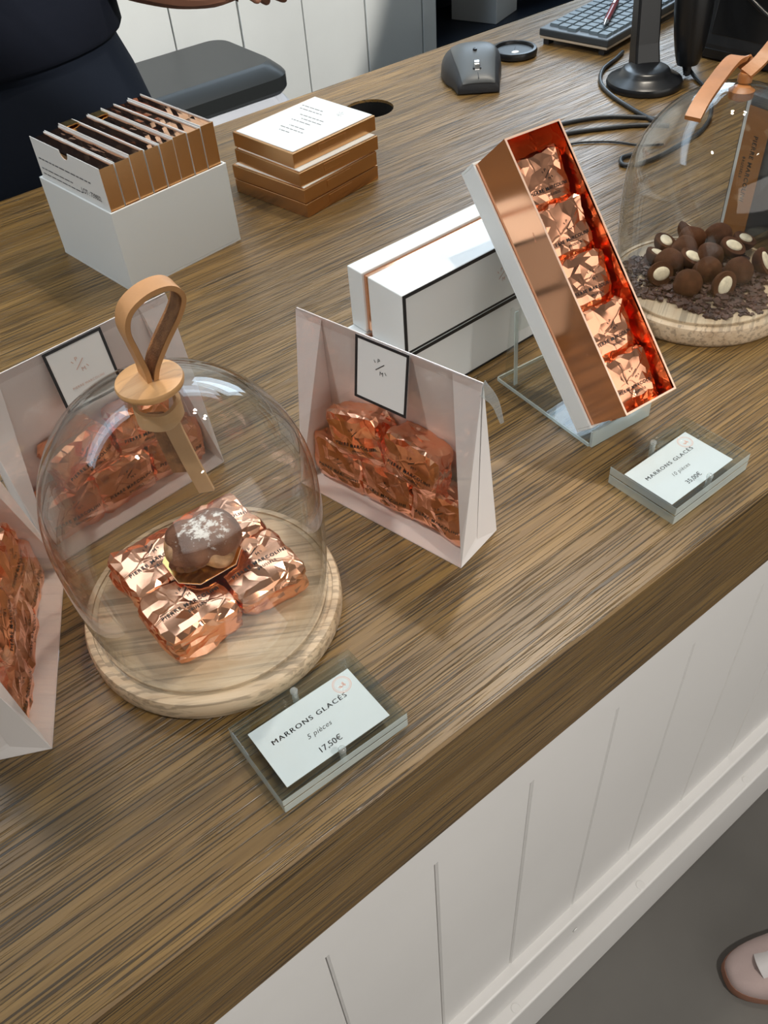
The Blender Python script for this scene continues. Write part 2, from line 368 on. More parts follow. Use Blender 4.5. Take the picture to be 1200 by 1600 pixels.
def frame_xy(mb, x0, x1, y0, y1, t, z0, z1, tb=None):
    tb = t if tb is None else tb
    mb.box(x0, x1, y1 - tb, y1, z0, z1); mb.box(x0, x1, y0, y0 + tb, z0, z1)
    mb.box(x0, x0 + t, y0 + tb, y1 - tb, z0, z1); mb.box(x1 - t, x1, y0 + tb, y1 - tb, z0, z1); return mb
def smoothpath(pts, n=8):
    P = [Vector(p) for p in pts]; out = []
    for i in range(len(P) - 1):
        p0, p1, p2, p3 = P[max(i - 1, 0)], P[i], P[i + 1], P[min(i + 2, len(P) - 1)]
        for k in range(n):
            t = k / n
            out.append(0.5 * ((2 * p1) + (p2 - p0) * t + (2 * p0 - 5 * p1 + 4 * p2 - p3) * t * t + (3 * p1 - p0 - 3 * p2 + p3) * t ** 3))
    out.append(P[-1]); return out

# ------------------------------------------------------------------ setting
def plane_box(name, b, mat, label=None):
    return tag(link(name, MB().box(*b), mat), kind='structure')
plane_box('floor', (-3.2, 5.2, -3.6, 2.1, -1.05, -1.0), 'concrete')
plane_box('ceiling', (-3.2, 5.2, -3.6, 2.1, 1.95, 2.0), 'ceiling_paint')
plane_box('wall_left', (-3.25, -3.2, -3.6, 2.1, -1.0, 1.95), 'room_wall')
plane_box('wall_right', (5.2, 5.25, -3.6, 2.1, -1.0, 1.95), 'room_wall')
plane_box('wall_front', (-3.2, 5.2, -3.65, -3.6, -1.0, 1.95), 'room_wall')
wb = tag(link('wall_back', MB().box(-3.2, 1.917, 2.02, 2.08, -1.0, 1.95).box(1.917, 5.2, 2.02, 2.08, -.044, 1.95).box(2.92, 5.2, 2.02, 2.08, -1.0, -.044), 'seam_dark'), kind='structure')
edges = [0.47, 0.66, 0.855, 1.048, 1.2415, 1.439, 1.65, 1.8607, 1.917, 2.09, 2.26, 2.46, 2.66, 2.92, 3.06, 3.26, 3.46, 3.66, 3.86, 4.06, 4.26, 4.46, 4.66, 4.86, 5.06, 5.2]
edges = [edges[0] - 0.19 * k for k in range(19, 0, -1)] + edges
rng = random.Random(5)
for a, b in zip(edges[:-1], edges[1:]):
    m = MB().box(a + 0.0022, b - 0.0022, 1.998 + rng.uniform(0, .003), 2.02, -.044 if 1.9 < a < 2.9 else -1.0, 1.95)
    link('board', m, 'painted_board', wb, bevel=0.002)

# counter top with its cable hole
def build_worktop():
    x0, x1, y1 = -1.6, 3.4, 0.985; hc = (0.7999, 0.8645); hr = 0.0365; sq = 0.1; ch = 0.0022
    m = MB()
    def q(a, b, c, d): m.add([a, b, c, d], [(0, 1, 2, 3)])
    X = [x0, hc[0] - sq, hc[0] + sq, x1]; Y = [ch, hc[1] - sq, hc[1] + sq, y1]
    for i in range(3):
        for j in range(3):
            if (i, j) != (1, 1): q((X[i], Y[j], 0), (X[i + 1], Y[j], 0), (X[i + 1], Y[j + 1], 0), (X[i], Y[j + 1], 0))
    n = 48; inner = []; outer = []
    for k in range(n):
        a = 2 * PI * (k + .5) / n; c, s = math.cos(a), math.sin(a); t = sq / max(abs(c), abs(s))
        inner.append((hc[0] + hr * c, hc[1] + hr * s)); outer.append((hc[0] + t * c, hc[1] + t * s))
    corner = []
    for k in range(n):
        k2 = (k + 1) % n
        q((*inner[k], 0), (*outer[k], 0), (*outer[k2], 0), (*inner[k2], 0))
        if abs(abs(outer[k][0] - hc[0]) - abs(outer[k2][0] - hc[0])) > 1e-6 and abs(abs(outer[k][1] - hc[1]) - abs(outer[k2][1] - hc[1])) > 1e-6:
            cx = hc[0] + math.copysign(sq, outer[k][0] - hc[0]); cy = hc[1] + math.copysign(sq, outer[k][1] - hc[1])
            m.add([(*outer[k], 0), (cx, cy, 0), (*outer[k2], 0)], [(0, 1, 2)])
        q((*inner[k], 0), (*inner[k2], 0), (*inner[k2], -0.004), (*inner[k], -0.004))
    prof = [(ch, 0), (0, -ch), (0, -0.121), (0.04, -0.121), (0.04, -0.035), (y1, -0.035), (y1, 0)]
    for (ya, za), (yb, zb) in zip(prof[:-1], prof[1:]):
        if (ya, za) == (0.04, -0.035):
            continue
        q((x0, ya, za), (x1, ya, za), (x1, yb, zb), (x0, yb, zb))
    for xs in (x0, x1): m.add([(xs, y, z) for y, z in prof], [tuple(range(7))])
    me = bpy.data.meshes.new('worktop'); me.from_pydata(m.v, [], m.f)
    bm = bmesh.new(); bm.from_mesh(me); bmesh.ops.remove_doubles(bm, verts=bm.verts, dist=1e-5); bmesh.ops.recalc_face_normals(bm, faces=bm.faces); bm.to_mesh(me); bm.free()
    o = link('worktop', me, OAK)
    tag(o, 'long dark stained oak counter top with open grain and deep front edge', 'counter top')
    link('hole_shade', MB().lathe([(hr + .0005, -0.004), (hr + .0005, -0.10)], 40, hc, False, True), 'dark_hole', o)  # black cup paints the darkness inside the cable hole
build_worktop()
cb = thing('counter_base', 'white painted panelled counter front under the oak top', 'counter', (0, 0, -1.0))
PX = [0.0758 + 0.1155 * k for k in range(-7, 18)]
for a, b in zip(PX[:-1], PX[1:]):
    poly = [(a + .0006, .0243 + .002), (a + .0026, .0243), (b - .0026, .0243), (b - .0006, .0243 + .002), (b - .0006, .034), (a + .0006, .034)]
    link('plank', MB().prism(poly, 0.264, 0.7621), 'painted_panel', cb)
link('backing', MB().box(-1.5, 3.2, .034, .045, 0, 0.879), 'painted_panel', cb)
link('top_rail', MB().box(PX[0], PX[-1], .0243, .034, 0.762, 0.879), 'painted_panel', cb)
link('lower_rail', MB().box(PX[0], PX[-1], .0093, .034, 0.158, 0.2645), 'painted_panel', cb, bevel=.003)
link('plinth', MB().box(PX[0], PX[-1], -.0085, .034, 0.0, 0.158), 'painted_panel', cb, bevel=.003)
link('screw_cap', MB().lathe([(.0045, 0), (.004, .0012)], 16, (0, 0)), 'painted_panel', cb, (0.42, -.0012 + .0093 + .0005, 0.215), (PI / 2, 0, 0))
for x in (0.30, 0.56, 0.82):
    link('screw_cap', MB().lathe([(.007, 0), (.006, .0008)], 16, (0, 0)), 'painted_panel', cb, (x, 0.0005, 0.158))

# ------------------------------------------------------------------ foil wrapped chestnuts
def tri(t): return 2 * np.abs(2 * (t - np.floor(t + .5))) - 1
def foil_mesh(name, wd, dp, ht, seed, crest=0.0, n=7, text=True, flap=True):
    r = np.random.RandomState(seed)
    bm = bmesh.new(); bmesh.ops.create_cube(bm, size=2.0); bmesh.ops.subdivide_edges(bm, edges=bm.edges, cuts=n, use_grid_fill=True)
    P = np.array([v.co[:] for v in bm.verts]); nn = 9.0
    s = (np.abs(P) ** nn).sum(1) ** (1 / nn); Q = P / s[:, None]
    out = Q / np.linalg.norm(Q, axis=1)[:, None]
    U = Q.copy()
    D = np.zeros(len(Q))
    for i in range(11):                                    # long straight creases
        d = r.normal(size=3); d /= np.linalg.norm(d); fq = r.uniform(.4, 1.25)
        D += r.uniform(.010, .026) * tri(Q @ d * fq + r.rand())
    for i in range(9):                                     # local dents with sharp borders
        c = Q[r.randint(len(Q))]; rad = r.uniform(.25, .6); dd = np.linalg.norm(Q - c, axis=1)
        D += r.uniform(-.08, .06) * np.maximum(0, 1 - dd / rad)
    Q = Q + out * D[:, None]
    top = np.clip(U[:, 2], 0, 1)
    Q[:, 2] += 0.10 * top * (1 - U[:, 0] ** 2) * (1 - U[:, 1] ** 2)     # the nut bulges in the middle
    if crest:
        k = np.clip((U[:, 1] - .55) / .45, 0, 1) * top
        Q[:, 2] += crest * k * (0.55 + .45 * tri(U[:, 0] * .8 + seed * .37)); Q[:, 1] += .10 * k
        k2 = np.clip((-U[:, 1] - .5) / .5, 0, 1) * top
        Q[:, 2] -= .55 * k2 * (1 - .5 * np.abs(U[:, 0])); 
    Q += r.normal(size=Q.shape) * .026 + out * (r.normal(size=len(Q)) * .012)[:, None]   # crinkles: every little facet tilts its own way
    pin = np.clip(-U[:, 2], 0, 1); Q[:, :2] *= (1 - .05 * pin)[:, None]
    Q[:, 2] = np.maximum(Q[:, 2], -1.0)
    P = Q * np.array([wd / 2, dp / 2, ht / 2]) + np.array([0, 0, ht / 2])
    for v, p in zip(bm.verts, P): v.co = p
    bmesh.ops.triangulate(bm, faces=bm.faces)
    me = bpy.data.meshes.new(name); bm.to_mesh(me)
    bvh = BVHTree.FromBMesh(bm); bm.free()
    me.polygons.foreach_set('use_smooth', [True] * len(me.polygons)); me.set_sharp_from_angle(angle=math.radians(7))
    t = None
    if text:
        mb = MB(); k = wd / .05
        put_text(mb, 'PIERRE MARCOLINI', .001, -.0035 * k, -.0 + .0040 * k, space=1.2, bold=.014)
        put_text(mb, 'BRUSSELS', .004, -.0087 * k, .0028 * k, space=1.2, bold=.014)
        emblem(mb, .003, .0075 * k, .0085 * k)
        vs = []
        for x, y, z in mb.v:
            h = bvh.ray_cast(Vector((x, y, 1)), Vector((0, 0, -1)))[0]
            vs.append((x, y, (h.z if h else ht) + .0004))
        t = bpy.data.meshes.new(name + '_print'); t.from_pydata(vs, [], mb.f)
    return me, t
FOILS = [foil_mesh('foil', .0540, .0520, .0275, 11 + k) for k in range(4)]
CREST = [foil_mesh('foil', .0480, .0480, .028, 31 + k, crest=.30) for k in range(5)]
FAT = [foil_mesh('foil', .0500, .0450, .0250, 51 + k, crest=.12) for k in range(5)]
for me, t in FOILS + CREST + FAT:
    me.materials.append(MATS['copper_foil']); t.materials.append(MATS['black_ink'])
def sweet(kind, label, group, matrix):
    me, t = kind
    o = thing('wrapped_chestnut', label, 'sweet', group=group, matrix=matrix)
    link('foil_wrapper', me, None, o); link('lettering', t, None, o)
    return o
def T(x, y, z, rx=0, ry=0, rz=0):
    return Matrix.Translation((x, y, z)) @ Matrix.Rotation(rz, 4, 'Z') @ Matrix.Rotation(ry, 4, 'Y') @ Matrix.Rotation(rx, 4, 'X')

# ------------------------------------------------------------------ cloches
def cloche_mesh():
    outer = [(.0838, .0), (.0847, .008), (.0858, .03), (.0876, .055), (.0882, .078)]
    zc, rz = .092, .096
    outer += [(.0880 * math.cos(t) ** .92, zc + rz * math.sin(t)) for t in [PI / 2 * k / 22 for k in range(0, 22)]]
    th = .0028; pts = outer; inn = []
    for i, (r, z) in enumerate(pts):
        a = pts[max(i - 1, 0)]; b = pts[min(i + 1, len(pts) - 1)]; d = Vector((b[0] - a[0], b[1] - a[1])).normalized()
        inn.append((max(r - d.y * th, .0065), z + d.x * th))
    last = (.0072, outer[-1][1] + .0008)
    prof = outer[:-1] + [last] + [(.0065, last[1] - th)] + list(reversed(inn[:-1]))
    prof.append(prof[0])
    return MB().lathe(prof, 96, cap0=False, cap1=False).mesh('glass_dome', 40)
DOME = cloche_mesh()
DZ = .0185        # dome foot above the counter
def cloche(label, x, y, grain):
    o = thing('glass_cloche', label, 'cloche', (x, y, 0))
    bd = MB().lathe([(.0885, 0), (.0908, .002), (.0924, .005), (.0924, .0165), (.0912, .0190), (.0892, .0197), (.0868, .0197), (.0866, .0184), (.0822, .0184), (.0820, .0208), (.0812, .0213)], 96)
    link('wooden_base', bd.mesh('wooden_base', 30), 'pale_ash', o, rot=(0, 0, grain))
    g = link('glass_dome', DOME, 'cloche_glass', o, (0, 0, DZ))
    return o
c1 = cloche('near glass cloche with upright leather loop over foil wrapped chestnuts', .1300, .1900, -.55)
c2 = cloche('far glass cloche with fallen leather strap covering cocoa dusted truffles', .7180, .2140, .5)
APEX = DZ + .092 + .096
# near handle: round wooden disc, leather loop through it, knot and two tails inside
def near_handle(o):
    z = APEX - .0005; hx, hy = .0010, -.0050
    d = MB().lathe([(.0100, z), (.0150, z + .0012), (.0190, z + .0045), (.0196, z + .0068), (.0190, z + .0085), (.0150, z + .0100), (.0050, z + .0106)], 48)
    link('handle_disc', d.mesh('handle_disc', 50), 'beech', o, (hx, hy, 0))
    zt = z + .0085
    ca, sa = math.cos(-.08), math.sin(-.08)
    def pt(a, h, lx=0.0, ly=0.0): return Vector((a * ca + lx, a * sa + ly, zt + h * .83))
    loop = [(-.0016, 0), (-.0035, .012), (-.0095, .030), (-.0155, .047), (-.0150, .060), (-.0060, .0675), (.0060, .0672), (.0145, .058), (.0145, .045), (.0085, .028), (.0034, .012), (.0016, 0)]
    pts = smoothpath([pt(a, h, (.0145) * (h / .067) ** 1.3, -.009 * (h / .067) ** 1.3) for a, h in loop], 6)
    side = (-sa, ca, 0)
    st = link('leather_loop', MB().strip(pts, side, .0140, .0028).mesh('leather_loop', 50), 'leather', o, (hx, hy, 0))
    inner = [p for p in pts]
    n = len(pts); cen = sum(pts, Vector()) / n
    ins = []
    for i, p in enumerate(pts):
        t = (pts[min(i + 1, n - 1)] - pts[max(i - 1, 0)]).normalized(); sd = Vector(side); nn = t.cross(sd).normalized()
        if nn.dot(cen - p) < 0: nn = -nn
        ins.append(p + nn * .0015)
    link('suede_lining', MB().strip(ins[3:-3], side, .0133, .0004).mesh('suede_lining', 50), 'suede', st)
    # knot and tails under the glass
    zb = z - .006
    k = MB().strip(smoothpath([(-.011, .006, zb - .004), (-.012, -.004, zb - .007), (-.001, -.0115, zb - .009), (.011, -.0060, zb - .0075), (.0125, .003, zb - .006)], 6), (0, 0, 1), .0110, .0026)
    link('leather_knot', k.mesh('leather_knot', 50), 'pale_leather', o, (hx, hy, 0))
    t1 = MB().strip(smoothpath([(.002, -.006, zb - .008), (.004, -.007, zb - .025), (.0075, -.008, zb - .050), (.0115, -.0085, zb - .074)], 5), (.8, -.6, 0), .0100, .0024)
    link('leather_tail', t1.mesh('leather_tail', 50), 'pale_leather', o, (hx, hy, 0))
    t2 = MB().strip(smoothpath([(-.003, -.001, zb - .008), (-.002, -.001, zb - .022), (.0015, -.001, zb - .056)], 5), (.75, -.66, 0), .0098, .0024)
    link('leather_tail', t2.mesh('leather_tail', 50), 'suede', o, (hx, hy, 0))
near_handle(c1)
def far_handle(o):
    z = APEX; x0, y0 = .718, .214
    k = MB().lathe([(.0045, z - .012), (.0105, z - .009), (.0110, z - .003), (.0060, z)], 24)
    link('leather_knot', k.mesh('leather_knot', 50), 'orange_leather', o)
    k = MB().lathe([(.0062, z + .0005), (.0062, z + .006), (.0048, z + .008)], 20, (.008, .004))
    link('leather_stub', k.mesh('leather_stub', 50), 'orange_leather', o)
    pts = [(-.0812, -.0107, .2050), (-.0680, -.0060, .2105), (-.0503, -.0002, .2150), (-.0104, .0122, .2215), (.0083, .0165, .2225), (.0175, .0150, .2195), (.0185, .0090, .2150)]
    link('leather_strap', MB().strip(smoothpath(pts, 6), (-.42, .90, .05), .0130, .0042).mesh('leather_strap', 50), 'orange_leather', o)
    pts2 = [(.0060, .0030, .2140), (.0175, .0008, .2200), (.0313, .0018, .2260), (.055, .008, .2300), (.078, .018, .2230)]
    link('leather_strap', MB().strip(smoothpath(pts2, 6), (-.4, .92, 0), .0115, .0036).mesh('leather_strap', 50), 'orange_leather', o)
far_handle(c2)

G1 = 'wrapped chestnuts under the near cloche'
zs = .0214
sweet(FOILS[0], 'wrapped chestnut nearest the viewer on the near cloche board', G1, T(.1055, .1720, zs, 0, 0, .02))
sweet(FOILS[1], 'wrapped chestnut at the right of the near cloche board', G1, T(.1608, .1720, zs, 0, 0, -.03))
sweet(FOILS[2], 'wrapped chestnut at the left of the near cloche board', G1, T(.1070, .2232, zs, 0, 0, .03))
sweet(FOILS[3], 'wrapped chestnut farthest back on the near cloche board, half hidden', G1, T(.1600, .2230, zs, 0, 0, -.02))
# unwrapped chestnut on its gold card
def octa(w_, h_, c):
    a, b = w_ / 2, h_ / 2
    return [(-a + c, -b), (a - c, -b), (a, -b + c), (a, b - c), (a - c, b), (-a + c, b), (-a, b - c), (-a, -b + c)]
mr = T(.1345, .2000, zs + .0300, 0, 0, -.02)
gc = link('gold_card', MB().prism(octa(.050, .046, .011), -.0006, .0006), 'gold_card'); gc.matrix_world = mr
tag(gc, 'small gold eight sided card lying on the wrapped chestnuts', 'card')
link('card_rim', frame_xy(MB(), -.001, .001, -.001, .001, .0004, 0, .0001) if False else MB().prism([(x * 1.012, y * 1.012) for x, y in octa(.050, .046, .011)], -.0005, -.0001), 'board_edge', gc)
def lump(name, rx, ry, rz, seed, amp=.12, n=5):
    r = np.random.RandomState(seed); bm = bmesh.new(); bmesh.ops.create_icosphere(bm, subdivisions=n, radius=1.0)
    P = np.array([v.co[:] for v in bm.verts]); D = np.zeros(len(P))
    for i in range(16):
        d = r.normal(size=3); D += amp * .22 * np.sin(P @ d * r.uniform(1.2, 3.2) + r.rand() * 6)
    for i in range(8):
        c = r.normal(size=3); c /= np.linalg.norm(c); dd = np.linalg.norm(P - c, axis=1); D -= r.uniform(0, amp) * np.maximum(0, 1 - dd / r.uniform(.3, .7)) ** 1.5
    P = P * (1 + D)[:, None] * np.array([rx, ry, rz])
    for v, p in zip(bm.verts, P): v.co = p
    me = bpy.data.meshes.new(name); bm.to_mesh(me); bm.free(); me.polygons.foreach_set('use_smooth', [True] * len(me.polygons)); return me
def chestnut_mesh():
    me = lump('candied_chestnut', .0250, .0222, .0190, 12, .17, 6)
    for v in me.vertices:
        x, y, z = v.co
        if z < -.0115: z = -.0115 + (z + .0115) * .15
        if z < -.002:   # torn, flaky underside
            k = 1 + .10 * math.sin(x * 700 + 3 * math.sin(y * 500)) * min(1, (-.002 - z) / .004); x *= k * .95; y *= k * .95
        v.co = (x, y, z)
    zm = min(v.co.z for v in me.vertices)
    for v in me.vertices: v.co.z -= zm
    return me
ch = link('candied_chestnut', chestnut_mesh(), 'glazed_chestnut'); ch.matrix_world = T(.1360, .2010, zs + .0308, 0, 0, -.5)
fu = link('flaky_underside', lump('flaky_underside', .0225, .0195, .0105, 9, .30, 5), 'torn_flesh', ch, (.001, -.0035, .0085))
tag(ch, 'unwrapped glazed chestnut with white sugar crust on a gold card', 'sweet')

# ------------------------------------------------------------------ truffles and cocoa nibs under the far cloche
rng = random.Random(8)
def nibs():
    m = MB(); zb = .0215
    for k in range(1500):
        a = rng.random() * 2 * PI; r = .066 * math.sqrt(rng.random()) * (1 + .10 * math.sin(3 * a + 1) + .06 * math.sin(7 * a))
        s = rng.uniform(.0014, .0036); h = (1 - (r / .066) ** 2) * .008 * rng.random()
        x, y, z = r * math.cos(a), r * math.sin(a) * 1.08, zb + h + s * .3
        M_ = Matrix.Translation((x, y, z)) @ Matrix.Rotation(rng.random() * 6.3, 4, 'Z') @ Matrix.Rotation(rng.uniform(-.7, .7), 4, 'X')
        e = rng.uniform(.5, 1.9)
        vs = [(sx * s * e * rng.uniform(.5, 1), sy * s * rng.uniform(.4, .9), sz * s * .42 * rng.uniform(.5, 1)) for sz in (-1, 1) for sy in (-1, 1) for sx in (-1, 1)]
        m.add([M_ @ Vector(v) for v in vs], [(0, 2, 3, 1), (4, 5, 7, 6), (0, 1, 5, 4), (2, 6, 7, 3), (0, 4, 6, 2), (1, 3, 7, 5)])
    o = link('cocoa_nibs', m, 'cocoa_nib', None, (.716, .2150, 0))
    tag(o, 'bed of dark crushed cocoa nibs under the truffles on the far board', 'cocoa nibs', kind='stuff')
nibs()
WH = [lump('truffle', .0145, .0140, .0132, 70 + k, .07, 4) for k in range(4)]
for me in WH: me.materials.append(MATS['cocoa_dust'])
def half_mesh():
    m = MB(); n = 28
    prof = [(.0002, -.0125)] + [(.0140 * math.sin(t), -.0128 * math.cos(t)) for t in [PI / 2 * k / 7 for k in range(1, 8)]] + [(.0136, .0006), (.0092, .0004)]
    return m.lathe(prof, n, cap0=True, cap1=True, sq=.86).mesh('half_shell', 60)
def nut_mesh():
    pr = [(.0094, .0), (.0090, .0014), (.0070, .0021), (.0030, .0024)]
    return MB().lathe(pr, 20, cap0=True, cap1=True, sq=.72).mesh('almond_core', 60)
HALF, NUT = half_mesh(), nut_mesh(); HALF.materials.append(MATS['cocoa_dust']); NUT.materials.append(MATS['almond'])
GT = 'truffles under the far cloche'
whole = [(.6839, .2063, .0335, 'front row, left of the upright halved truffle'), (.7137, .2055, .0345, 'front centre, on the nibs'), (.7339, .1846, .0350, 'right of the upright halved truffle'),
         (.7030, .2430, .0340, 'behind the leftmost halved truffle'), (.7382, .2210, .0350, 'in the middle of the heap'), (.7311, .2470, .0345, 'behind the tilted half, left of centre'),
         (.7560, .2560, .0340, 'near the back of the heap'), (.7780, .2403, .0340, 'far back, reddish, by the copper box')]
for i, (x, y, z, t) in enumerate(whole):
    o = link('truffle', WH[i % 4], None, None, (x, y, z), (i, i * 2.1, i * .7)); tag(o, 'whole cocoa dusted truffle, ' + t, 'truffle', GT)
halves = [(.6800, .2350, .0335, (.9, -.5), .35, 'leftmost, its pale almond facing the viewer'), (.7046, .1785, .0340, (-.45, -1), .30, 'upright in front, its oval almond facing the viewer'),
          (.7210, .2290, .0385, (.2, -.5), 1.05, 'tilted back on top of the heap'), (.7364, .2739, .0330, (.2, -.3), 1.25, 'low at the back left'),
          (.7111, .2618, .0325, (.5, -.3), 1.15, 'small and low at the left edge'), (.7640, .2125, .0400, (.1, -.5), 1.10, 'large, lying open on the right of the heap'),
          (.7700, .2690, .0350, (.8, -.2), .75, 'standing at the very back of the heap'), (.7690, .1780, .0350, (.3, -.9), .6, 'rightmost, cut by the picture edge'),
          (.7930, .2180, .0350, (.3, -.3), 1.2, 'thin, behind the large open half')]
for i, (x, y, z, dirn, el, t) in enumerate(halves):
    nrm = Vector((dirn[0], dirn[1], 0)).normalized() * math.cos(el) + Vector((0, 0, 1)) * math.sin(el)
    if i == 0: nrm = Vector((-.25, -.75, .45)).normalized()
    Mx = Matrix.Translation((x, y, z)) @ nrm.to_track_quat('Z', 'Y').to_matrix().to_4x4() @ Matrix.Rotation(i * 1.1, 4, 'Z')
    o = thing('halved_truffle', 'halved truffle, ' + t, 'truffle', group=GT, matrix=Mx)
    link('cocoa_shell', HALF, None, o); link('almond_core', NUT, None, o)

# ------------------------------------------------------------------ clear gift bags
def bag(label, cx, cy, rot, group, text_mat, specs, tab=False):
    Lx, D, H = .163, .048, .158; a = Lx / 2; t = .0004; inset = .024
    o = thing('gift_bag', label, 'gift bag', (cx, cy, 0), rot, 'clear fronted gift bags of chestnuts')
    link('back_panel', MB().slab([(-a, D / 2, .0006), (a, D / 2, .0006), (a, 0.0006, H), (-a, 0.0006, H)], .0007), 'sheer_card', o)
    link('base_panel', MB().box(-a, a, -D / 2, D / 2, .0002, .0009), 'sheer_card', o)
    for s in (-1, 1):
        g = MB(); mid = (s * (a - .014), 0, .0009); fold = (s * (a - inset), .0004, H - .001)
        g.slab([(s * a, -D / 2, .001), (s * (a - .002), 0, .010), (s * (a - inset), 0.0002, H - .002), (s * a, -.0004, H - .001)], .0005)
        g.slab([(s * a, D / 2 - .0006, .001), (s * (a - .002), 0, .010), (s * (a - inset), 0.0002, H - .002), (s * a, .0006, H - .001)], .0005)
        g.slab([(s * a, -D / 2, .001), (s * a, D / 2 - .001, .001), (s * (a - .002), 0, .010)], .0005)
        link('side_gusset', g, 'sheer_card', o)
    link('front_film', MB().slab([(-a, -D / 2, .0006), (a, -D / 2, .0006), (a, -.0006, H), (-a, -.0006, H)], .0002), 'clear_film', o)
    link('front_hem', MB().box(-a, a, -D / 2 - .0006, -D / 2 + .0006, .0002, .0014), 'clear_film', o)
    link('seal_strip', MB().slab([(-a, -.0011, H - .006), (a, -.0011, H - .006), (a, -.0004, H + .0010), (-a, -.0004, H + .0010)], .0006), 'clear_film', o)
    # sticker folded over the top, lying on the sloping film
    ang = math.atan2(D / 2, H); Mx = Matrix.Translation((0, -.0012, H)) @ Matrix.Rotation(PI / 2 - ang, 4, 'X')
    st = link('label_sticker', MB().box(-.0235, .0235, -.050, -.0005, -.0002, .0002), 'white_card', o); st.matrix_basis = Mx
    br = link('black_border', frame_xy(MB(), -.0237, .0237, -.0502, -.0003, .0022, .0002, .0004), 'black_ink', st)
    em = emblem(MB(), -.001, -.0185, .0105, .00045)
    link('emblem', em, text_mat, st)
    if text_mat != 'black_ink':
        tx = MB(); put_text(tx, 'PIERRE MARCOLINI', 0, -.034, .0026, .00045, space=1.2); put_text(tx, 'BRUSSELS', 0, -.039, .0020, .00045, space=1.2)
        link('lettering', tx, text_mat, st)
    if tab:
        pts = smoothpath([(a - .001, .0004, H - .004), (a + .012, -.004, H - .007), (a + .022, -.010, H - .016)], 5)
        n = len(pts); link('film_tab', MB().strip(pts, (0, .35, 1), [.012 - .009 * (i / (n - 1)) for i in range(n)], .0003), 'stud_acrylic', o)
    W = o.matrix_world if False else Matrix.Translation((cx, cy, 0)) @ Matrix.Rotation(rot, 4, 'Z')
    for i, (x, y, z, rx, ry, rz, lab) in enumerate(specs):
        sweet(FAT[(i + int(cx * 100)) % 5], lab, group, W @ T(x, y + .0105, z) @ Matrix.Rotation(rz, 4, 'Z') @ Matrix.Rotation(ry, 4, 'Y') @ Matrix.Rotation(PI / 2 + rx, 4, 'X'))
    return o
def pile(where):
    # each piece stands on edge behind the film: x, y(front of piece is -y), z centre, tilts
    return [(-.0495, .0030, .0240, -.03, .05, 0, 'wrapped chestnut bottom left inside the ' + where),
            (.000, .0030, .0240, -.03, -.04, 0, 'wrapped chestnut bottom middle inside the ' + where),
            (.0495, .0030, .0240, -.03, .06, 0, 'wrapped chestnut bottom right inside the ' + where),
            (-.026, .0005, .066, -.04, -.22, .05, 'wrapped chestnut upper left inside the ' + where),
            (.028, .0005, .065, -.04, .10, -.05, 'wrapped chestnut upper right inside the ' + where)]
# right bag
def bag_pose(Rl, Rr):
    c = ((Rl[0] + Rr[0]) / 2, (Rl[1] + Rr[1]) / 2); return c[0], c[1], math.atan2(Rr[1] - Rl[1], Rr[0] - Rl[0])
x, y, r = bag_pose((.2788, .2667), (.3146, .1078))
bag('clear fronted white gift bag in the middle with square black bordered label', x, y, r, 'chestnuts in the middle gift bag', 'black_ink', pile('middle bag'), True)
x, y, r = bag_pose((.0558, .3400), (.2182, .3541))
bag('white gift bag standing behind the near cloche with pink emblem label', x, y, r, 'chestnuts in the bag behind the near cloche', 'copper_ink', pile('bag behind the near cloche'))
e = Vector((.4518, .8921)); mdir = Vector((-.8921, .4518)); Nn = Vector((-.0119, .1650))
c = Nn + e * .0815 + mdir * .024
bag('white gift bag cut off by the left picture edge beside the near cloche', c.x, c.y, math.atan2(e.y, e.x), 'chestnuts in the bag at the left edge', 'copper_ink', pile('bag at the left edge'))

# ------------------------------------------------------------------ white tray of upright thin boxes
TRX, TRY, TRR = .2937, .6428, .12; TA, TB, TH = .1527, .1468, .0932
tr = thing('card_tray', 'open white card tray holding a row of copper boxes', 'tray', (TRX, TRY, 0), TRR)
th = .0024
m = MB()
m.box(0, TA, 0, TB, 0, th)
link('tray_floor', m, 'box_paper', tr)
for b in ((0, TA, 0, th), (0, TA, TB - th, TB), (0, th, th, TB - th), (TA - th, TA, th, TB - th)):
    link('tray_side', MB().box(b[0], b[1], b[2], b[3], th, TH), 'box_paper', tr, bevel=.0006)
NB = 8; pitch = (TA - 2 * th - .001) / NB; bt = pitch - .0009; bd_, bh = .1385, .1365
rng = random.Random(3)
TM = Matrix.Translation((TRX, TRY, 0)) @ Matrix.Rotation(TRR, 4, 'Z')
GB = 'thin copper boxes standing in the white tray'
ordn = ['first, its white printed side facing left', 'second from the printed front', 'third, with a gold torn corner', 'fourth from the printed front', 'fifth, with a pale open corner', 'sixth from the printed front', 'seventh, next to the rearmost', 'rearmost, beside the copper stack']
def notch_card(y0, y1, z0, z1, xa, xb, notch):
    pts = [(y0, z0), (y1, z0), (y1, z1)]
    if notch:
        c = (y0 + y1) / 2
        pts += [(c + .0085 * math.cos(PI * k / 10), z1 - .0085 * math.sin(PI * k / 10)) for k in range(11)]
    pts += [(y0, z1)]
    n = len(pts); m = MB()
    m.add([(xa, a, b) for a, b in pts] + [(xb, a, b) for a, b in pts], [tuple(range(n)), tuple(reversed(range(n, 2 * n)))] + [(k, n + k, n + (k + 1) % n, (k + 1) % n) for k in range(n)])
    return m
